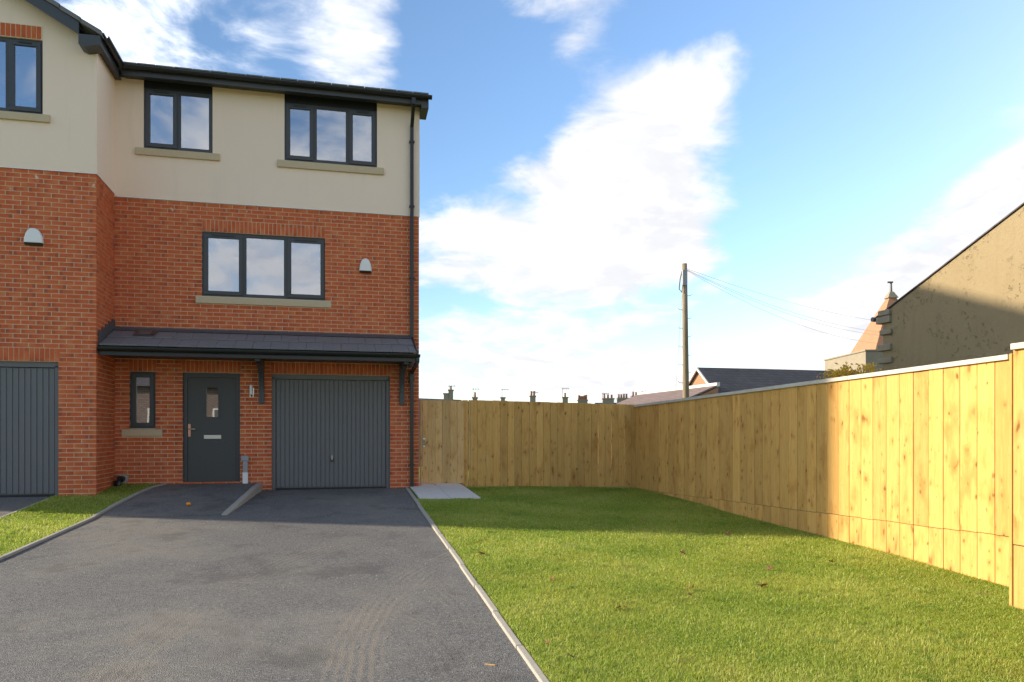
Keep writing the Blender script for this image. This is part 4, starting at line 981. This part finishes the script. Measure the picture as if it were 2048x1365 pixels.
for s_ in (1, -1):
    mb = MB(); o0 = P0 - rr_ * .15; e0 = P0 + pp * (s_ * (W_ + .3)) - rr_ * .15; e1 = P1 + pp * (s_ * (W_ + .3)); zq = zt_ - dr_ - .22
    mb.hexa([cp(o0, zt_), cp(P1, zt_), cp(e1, zq), cp(e0, zq), cp(o0, zt_ + .08), cp(P1, zt_ + .08), cp(e1, zq + .08), cp(e0, zq + .08)]); mb.obj('roof', 'slate', hl)
    mb = MB(); o1 = P0 - rr_ * .24; e2 = P0 + pp * (s_ * (W_ + .3)) - rr_ * .24
    mb.hexa([cp(o1, zt_ - .06), cp(o0, zt_ - .06), cp(e0, zq - .06), cp(e2, zq - .06), cp(o1, zt_ + .07), cp(o0, zt_ + .07), cp(e0, zq + .07), cp(e2, zq + .07)]); mb.obj('verge_board', 'white_paint', hl)
mb = MB(); T1, T0 = P0 + pp * 2.6 - rr_ * .3, P0 - pp * 8.0 - rr_ * .3; dn = -rr_ * 4.6
mb.hexa([cp(T1, 2.62), cp(T0, 2.62), cp(T0 + dn, .75), cp(T1 + dn, .75), cp(T1, 2.72), cp(T0, 2.72), cp(T0 + dn, .85), cp(T1 + dn, .85)]); mb.obj('lean_to_roof', 'brown_tile', hl)
mb = MB(); mb.hexa([cp(T1 + rr_ * .1, 2.64), cp(T0 + rr_ * .1, 2.64), cp(T0 - rr_ * .1, 2.60), cp(T1 - rr_ * .1, 2.60), cp(T1 + rr_ * .1, 2.86), cp(T0 + rr_ * .1, 2.86), cp(T0 - rr_ * .1, 2.83), cp(T1 - rr_ * .1, 2.83)]); mb.obj('flashing_band', 'white_paint', hl)
mb = MB(); mb.hexa([cp(T1 + dn * .95, -5), cp(T1, -5), cp(T0, -5), cp(T0 + dn * .95, -5), cp(T1 + dn * .95, .74), cp(T1, 2.58), cp(T0, 2.58), cp(T0 + dn * .95, .74)]); mb.obj('lean_to_wall', 'far_brick', hl)
# distant terrace: only the chimneys and a little roof clear the fence
def far_house(px0, px1, pr, chim, D, label, aerial=None, roofpx=None):
    a, b = atD(px0, 868, D), atD(px1, 868, D); e = (b - a).normalized(); nrm = Vector((-e.y, e.x, 0)); mid = (a + b) / 2
    h = thing('terraced_house', mid + Vector((0, 0, -6)), label, 'house', 'distant terraced houses beyond the fence')
    zr_ = (868 - pr) / F * D; zr2 = (868 - (roofpx or pr)) / F * D; W2 = 4.0; dz_ = 3.0
    def q(p, n2, z): v = p + nrm * n2; return (v.x, v.y, z)
    MB().hexa([q(a, -W2, -9), q(b, -W2, -9), q(b, W2, -9), q(a, W2, -9), q(a, -W2, zr_ - dz_), q(b, -W2, zr2 - dz_), q(b, W2, zr2 - dz_), q(a, W2, zr_ - dz_)]).obj('wall', 'old_stone', h)
    mb = MB(); mb.v += [q(a, -W2 - .3, zr_ - dz_ - .2), q(b, -W2 - .3, zr2 - dz_ - .2), q(b, W2 + .3, zr2 - dz_ - .2), q(a, W2 + .3, zr_ - dz_ - .2), q(a, 0, zr_), q(b, 0, zr2)]
    mb.f += [(0, 1, 5, 4), (2, 3, 4, 5), (1, 2, 5), (3, 0, 4), (3, 2, 1, 0)]; mb.obj('roof', 'slate', h)
    for (c0_, c1_, ct, pots) in chim:
        p, r_ = atD(c0_, 868, D), atD(c1_, 868, D); zt2 = (868 - ct) / F * D
        ch = MB().hexa([q(p, -.45, zr_ - 1), q(r_, -.45, zr_ - 1), q(r_, .45, zr_ - 1), q(p, .45, zr_ - 1), q(p, -.45, zt2 - .14), q(r_, -.45, zt2 - .14), q(r_, .45, zt2 - .14), q(p, .45, zt2 - .14)]).obj('chimney', 'old_stone', h)
        ee = (r_ - p).normalized() * .08
        MB().hexa([q(p - ee, -.53, zt2 - .14), q(r_ + ee, -.53, zt2 - .14), q(r_ + ee, .53, zt2 - .14), q(p - ee, .53, zt2 - .14), q(p - ee, -.53, zt2), q(r_ + ee, -.53, zt2), q(r_ + ee, .53, zt2), q(p - ee, .53, zt2)]).obj('chimney_cap', 'old_stone', ch)
        for k_ in range(pots):
            c_ = p.lerp(r_, (k_ + .5) / pots); hh = random.uniform(.42, .62)
            MB().tube([(c_.x, c_.y, zt2 - .02), (c_.x, c_.y, zt2 + hh * .8), (c_.x, c_.y, zt2 + hh)], [.14, .115, .15], 8).obj('chimney_pot', 'terracotta', ch)
    if aerial:
        ax, ay, ayb = aerial; p = atD(ax, 868, D); z0_, z1_ = (868 - ayb) / F * D, (868 - ay) / F * D
        mb = MB().tube([(p.x, p.y, z0_), (p.x, p.y, z1_)], .035, 5); v = e * 1.0
        mb.tube([tuple(p + Vector((0, 0, z1_ - .1)) - v * .1), tuple(p + Vector((0, 0, z1_ - .1)) + v * .85)], .025, 5)
        for k_ in range(4): c_ = p + Vector((0, 0, z1_ - .1)) + v * (.1 + k_ * .2); mb.tube([tuple(c_ - Vector((0, 0, .14))), tuple(c_ + Vector((0, 0, .14)))], .02, 4)
        mb.obj('aerial', 'aerial_metal', h)
    return h
far_house(800, 923, 795.5, [(888, 897, 787, 0), (897.5, 906, 780, 1)], 95, 'far slate roofed house with tall double chimney nearest the house corner', (898, 771, 785), 800)
far_house(923, 976, 803, [(945.5, 954.5, 795, 1)], 95, 'far house with single pot chimney and aerial, second chimney from the house', (946, 777, 800))
far_house(976, 1034, 804, [(1002, 1010, 795, 0)], 95, 'far house with low bare chimney and branched aerial, third from the house', (1004, 778, 800))
far_house(1034, 1096, 805, [(1060, 1071, 792, 2)], 95, 'far house with narrow chimney and red pots in the middle of the row', (1063, 784, 795))
far_house(1096, 1146, 806, [(1125, 1135.5, 794.5, 1)], 95, 'far house with narrow chimney and tall thin mast beside it', (1125, 776, 800))
far_house(1146, 1190, 808, [(1156, 1174.5, 800, 5)], 95, 'far house with wide low chimney carrying a close row of pots')
far_house(1190, 1231, 806, [(1205, 1227, 797, 3)], 95, 'far house with wide chimney and uneven red pots left of two grey stacks', (1205, 786, 797))
far_house(1231, 1259, 806, [(1235, 1255.5, 796.5, 4)], 95, 'far house with wide grey chimney just left of the fence corner')
far_house(1259, 1300, 806, [(1263, 1288, 792.5, 4)], 95, 'far house with widest grey chimney just right of the fence corner', (1290, 782, 800))
# the house across the road, seen mirrored in the door glass
oh = thing('opposite_house', (-10, -24, -2), 'brick house across the road, seen only mirrored in the door glass', 'house')
B('wall', 'brown_tile', oh, -17, -4, -32, -24, -2.2, 3.2)
MB().prism([(-32.5, 3.1), (-23.6, 3.1), (-28, 6.0)], 'x', -17.3, -3.7).obj('roof', 'slate', oh)
for xw_ in (-15.5, -11.5, -7.5):
    wn_ = B('window', 'white_paint', oh, xw_, xw_ + 1.8, -23.99, -23.93, .2, 1.7); B('pane', 'steel_dark', wn_, xw_ + .1, xw_ + 1.7, -23.93, -23.92, .3, 1.6)
# yellow shrub behind the fence
def leaf_cloud(n, cfn, size):
    V = np.zeros((n * 4, 3)); Fc = []
    for i in range(n):
        c_ = np.array(cfn(i)); a = rng.normal(size=3); a /= np.linalg.norm(a); b = np.cross(a, rng.normal(size=3)); b /= np.linalg.norm(b); s_ = size * rng.uniform(.6, 1.3)
        V[i * 4:i * 4 + 4] = [c_ - a * s_, c_ - b * s_ * .5, c_ + a * s_, c_ + b * s_ * .5]; Fc.append((i * 4, i * 4 + 1, i * 4 + 2, i * 4 + 3))
    mb = MB(); mb.v = [tuple(v) for v in V]; mb.f = Fc; return mb
sh = thing('shrub', (9.4, 12.4, -1.3), 'autumn yellow shrub just showing above the fence below the spire', 'shrub')
stems = []
for i in range(26):
    px = random.uniform(1652, 1748); top_ = 748 - (12 if 1690 < px < 1745 and random.random() < .35 else 0) - random.uniform(-4, 8) - (px - 1652) * .05; p = atD(px, top_, 15.0 + random.uniform(-.3, .3)); stems.append(p)
MBs = MB()
for p in stems: b0 = Vector((9.2 + (p.x - 9.2) * .4, 12.4 + (p.y - 12.4) * .4, -1.4)); MBs.tube([b0, b0.lerp(p, .6) + Vector((0, 0, .2)), p], [.02, .010, .004], 5)
MBs.obj('stems', 'pole_wood', sh)
def leafpos(i):
    p = stems[i % len(stems)]; s_ = random.random() ** 1.6; return (p.x + random.gauss(0, .07 + .1 * s_), p.y + random.gauss(0, .10), p.z - 1.3 * s_ + random.gauss(0, .03))
leaf_cloud(1500, leafpos, .045).obj('leaves', 'yellow_leaf', sh)

# ------------------------------------------------------------------ grass
def grass(name, label, xfn, y0, y1, zfn, xlo, xhi, dens0, keep=None):
    ny = int((y1 - y0) / .05); P = []
    for j in range(ny):
        ya = y0 + j * .05; d0 = max(3.2, ya); dn = dens0 * min(1.0, (6.0 / d0) ** 1.25)
        xa, xb = xfn(ya); n_ = rng.poisson(max(0, (xb - xa) * .05 * dn))
        P.append(np.column_stack([rng.uniform(xa, xb, n_), rng.uniform(ya, ya + .05, n_)]))
    P = np.concatenate(P)
    D = P[:, 0] * sA + P[:, 1] * cA; L = P[:, 0] * cA - P[:, 1] * sA; sx = 1024 + F * L / np.maximum(D, .1)
    P = P[(sx > -450) & (sx < 2500) & (D > 3.0)]
    if keep is not None: P = P[keep(P)]
    # denser, taller tufts here and there
    cen = P[rng.choice(len(P), min(260, len(P) // 900), replace=False)]; ntuft = 90
    T = (cen[:, None, :] + rng.normal(0, .028, (len(cen), ntuft, 2))).reshape(-1, 2); xl, xh = xfn(8.0)
    T = T[(T[:, 0] > xl + .06) & (T[:, 0] < xh - .1)]
    tall = np.concatenate([np.zeros(len(P)), np.ones(len(T))]); P = np.concatenate([P, T])
    n_ = len(P); Z = np.array([zfn(a, b) for a, b in P]); D = P[:, 0] * sA + P[:, 1] * cA
    grow = np.clip(D / 6.5, 1, 1.7)
    patch = np.sin(P[:, 0] * 2.1 + 1.3 * np.sin(P[:, 1] * 1.1)) * np.sin(P[:, 1] * 2.7 + .8 * np.sin(P[:, 0] * 1.9))
    h = rng.gamma(9, 1 / 9, n_) * (.025 + .006 * patch) * (1 + .75 * tall); wd = rng.uniform(.0012, .0022, n_) * grow
    az = rng.uniform(0, 2 * math.pi, n_); lean = np.abs(rng.normal(0, .75, n_)) + .25
    la = az + rng.normal(0, .5, n_) + .0
    ex = np.column_stack([np.cos(az), np.sin(az), np.zeros(n_)]); ld = np.column_stack([-np.sin(la), np.cos(la), np.zeros(n_)])
    base = np.column_stack([P, Z - .004]); up_ = np.array([0, 0, 1.])
    m1 = base + up_ * (h * .6)[:, None] * np.cos(lean * .5)[:, None] + ld * (h * .6 * np.sin(lean * .6))[:, None]
    tip = m1 + up_ * (h * .5 * np.cos(lean * 1.5))[:, None] + ld * (h * .5 * np.sin(lean * 1.5))[:, None]
    V = np.stack([base - ex * wd[:, None], base + ex * wd[:, None], m1 + ex * (wd * .8)[:, None], m1 - ex * (wd * .8)[:, None], tip], 1).reshape(-1, 3)
    me = bpy.data.meshes.new(name); me.vertices.add(n_ * 5); me.vertices.foreach_set('co', V.astype(np.float32).ravel())
    i0 = (np.arange(n_) * 5)[:, None]; lp = np.concatenate([i0 + np.array([[0, 1, 2, 3]]), i0 + np.array([[3, 2, 4]])], 1).ravel()
    me.loops.add(n_ * 7); me.loops.foreach_set('vertex_index', lp.astype(np.int32)); me.polygons.add(n_ * 2)
    ls = (np.arange(n_) * 7)[:, None] + np.array([[0, 4]]); me.polygons.foreach_set('loop_start', ls.ravel().astype(np.int32))
    me.update(); me.validate()
    at = me.color_attributes.new('tone', 'FLOAT_COLOR', 'POINT'); tn = np.ones((n_, 5, 4), np.float32)
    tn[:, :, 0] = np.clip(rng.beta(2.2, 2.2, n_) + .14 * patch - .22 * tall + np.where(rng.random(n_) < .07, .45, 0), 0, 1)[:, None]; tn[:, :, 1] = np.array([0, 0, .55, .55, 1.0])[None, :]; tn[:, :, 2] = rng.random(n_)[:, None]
    at.data.foreach_set('color', tn.ravel()); me.materials.append(M['grass'])
    o = bpy.data.objects.new(name, me); C.objects.link(o); o['kind'] = 'stuff'; o['label'] = label; o['category'] = 'grass'; return n_
gmask = lambda P: ~((P[:, 0] < 2.66) & (P[:, 1] > 13.33 + .05 * np.sin(P[:, 0] * 9)))
print('blades', grass('grass', 'short mown green grass of the lawn beside the driveway', lambda Y: (right_edge(Y) + .055, (fence_x(Y) - .005 if Y > 6.1 else (Xn - .01 if Y < y0 else 6.5))), 3.0, 15.34, z_lawn, 0, 0, 28000, gmask),
      grass('grass', 'strip of grass between the two driveways below the brick corner', lambda Y: (lstrip(Y)[0] + .05, min(left_edge(Y) - .05, 9)), 7.5, 15.14, z_left, 0, 0, 24000, lambda P: ~((P[:, 0] < XI + .01) & (P[:, 1] > YG - .02))))

# ------------------------------------------------------------------ litter
def on_ground(x, y, zfn):
    Y = 10.0
    for _ in range(40):
        r = ray(x, y); d_ = zfn(r[0] * Y / r[1], Y) / r[2]; Y = .5 * Y + .5 * d_ * r[1]
    r = ray(x, y); return Vector((r[0] * Y / r[1], Y, zfn(r[0] * Y / r[1], Y)))
def leaf(px, py, size, label, rz, tilt=.5):
    p = on_ground(px, py, z_lawn); mb = MB(); lobes = 5; ring = []
    for k_ in range(lobes * 4):
        a = 2 * math.pi * k_ / (lobes * 4); rad = size * (.30 + .70 * abs(math.cos(a * lobes / 2)) ** 1.5) * (1 if k_ else .3); ring.append((rad * math.cos(a), rad * math.sin(a) * .85, .35 * rad * rad / size * math.sin(2 * a + 1) + .30 * abs(math.sin(a)) * rad))
    mb.v.append((0, 0, 0)); mb.v += ring; n_ = len(ring); mb.f += [(0, 1 + k_, 1 + (k_ + 1) % n_) for k_ in range(n_)]
    mb.v += [(v[0], v[1], v[2] - .0018) for v in mb.v[:n_ + 1]]; o_ = n_ + 1; mb.f += [(o_, o_ + 1 + (k_ + 1) % n_, o_ + 1 + k_) for k_ in range(n_)]; mb.f += [(1 + k_, o_ + 1 + k_, o_ + 1 + (k_ + 1) % n_, 1 + (k_ + 1) % n_) for k_ in range(n_)]
    me = mb.mesh('fallen_leaf', 'dead_leaf'); fix_normals(me); o = bpy.data.objects.new('fallen_leaf', me); C.objects.link(o)
    o.location = p + Vector((0, 0, .035)); o.rotation_euler = (tilt * math.cos(rz * 3), tilt * math.sin(rz * 2), rz); tag(o, label, 'leaf', 'dead leaves scattered on the lawn')
for i, (px, py, s_, lab) in enumerate((
        (1366, 1111, .055, 'dark curled leaf near the middle of the lawn, farther of the two dark ones'), (1381, 1183, .055, 'dark crumpled leaf on the lawn, nearer of the two dark ones'),
        (1379, 1196, .03, 'small orange leaf lying just below the near dark leaf'), (1540, 1143, .055, 'tan curled leaf on the lawn right of the dark leaves'),
        (1527, 1178, .07, 'broad brown leaf pile on the lawn below the tan leaf'), (1663, 1130, .045, 'reddish leaf on the sunlit lawn nearest the right fence'),
        (1523, 1052, .06, 'brown leaf lying in shade at the foot of the fence'), (1456, 1074, .05, 'brown leaf at the edge of the house shadow'),
        (1289, 1047, .055, 'brown leaf in the shaded part of the lawn'), (1105, 1165, .035, 'orange leaf left of centre on the lawn'),
        (1237, 1223, .04, 'pale tan leaf in the lower middle of the lawn'), (1142, 1322, .035, 'orange leaf near the bottom of the lawn by the driveway'),
        (1095, 1294, .03, 'narrow orange leaf near the driveway edging'), (962, 1113, .06, 'dark withered tuft leaf near the driveway edging in the sun'),
        (1250, 1222, .035, 'small orange leaf right of the pale tan leaf'))): leaf(px, py, s_, lab, i * 1.37)
p = on_ground(377, 1013, lambda x, y: zd(y) + ramp(y)); mb = MB()
n_ = 14
for j in range(1, 8):
    a = math.pi * j / 8; mb.v += [(p.x + .036 * math.sin(a) * math.cos(2 * math.pi * k_ / n_), p.y + .036 * math.sin(a) * math.sin(2 * math.pi * k_ / n_), p.z + .036 - .033 * math.cos(a)) for k_ in range(n_)]
for j in range(6): mb.f += [(j * n_ + k_, j * n_ + (k_ + 1) % n_, (j + 1) * n_ + (k_ + 1) % n_, (j + 1) * n_ + k_) for k_ in range(n_)]
mb.f += [tuple(range(n_)), tuple(6 * n_ + k_ for k_ in range(n_))]
tag(mb.obj('orange_fruit', 'orange_peel', None, True), 'small orange fruit lying on the tarmac before the front door', 'fruit')
p = on_ground(980, 1331, lambda x, y: zd(y))
tag(MB().prism([(-.035 + p.x, p.y + .02), (.03 + p.x, p.y - .022), (.036 + p.x, p.y - .012), (-.025 + p.x, p.y + .028)], 'z', p.z, p.z + .006).obj('wood_chip', 'gate_wood'), 'pale wood chip on the tarmac near the bottom edging', 'wood chip')
mb = MB()
for i in range(190):
    px, py = random.uniform(300, 880), random.uniform(985, 1300); q = on_ground(px, py, lambda x, y: zd(y))
    if not (left_edge(q.y) + .1 < q.x < right_edge(q.y) - .05) or (q.x < kerb_x(q.y) + .2 and q.y > 12.0): continue
    s_ = random.uniform(.004, .009) * (1.4 if random.random() < .1 else 1); h_ = s_ * random.uniform(.6, 1)
    j = [random.uniform(.6, 1.2) for _ in range(8)]
    mb.hexa([(q.x - s_ * j[0], q.y - s_ * j[1], q.z), (q.x + s_ * j[2], q.y - s_ * j[3], q.z), (q.x + s_ * j[4], q.y + s_ * j[5], q.z), (q.x - s_ * j[6], q.y + s_ * j[7], q.z),
             (q.x - s_ * .5, q.y - s_ * .4, q.z + h_), (q.x + s_ * .6, q.y - s_ * .4, q.z + h_ * .9), (q.x + s_ * .5, q.y + s_ * .5, q.z + h_), (q.x - s_ * .5, q.y + s_ * .4, q.z + h_ * .8)])
o = kind(mb.obj('loose_grit', 'concrete'), 'stuff'); o['label'] = 'loose pale grit scattered over the tarmac'; o['category'] = 'grit'
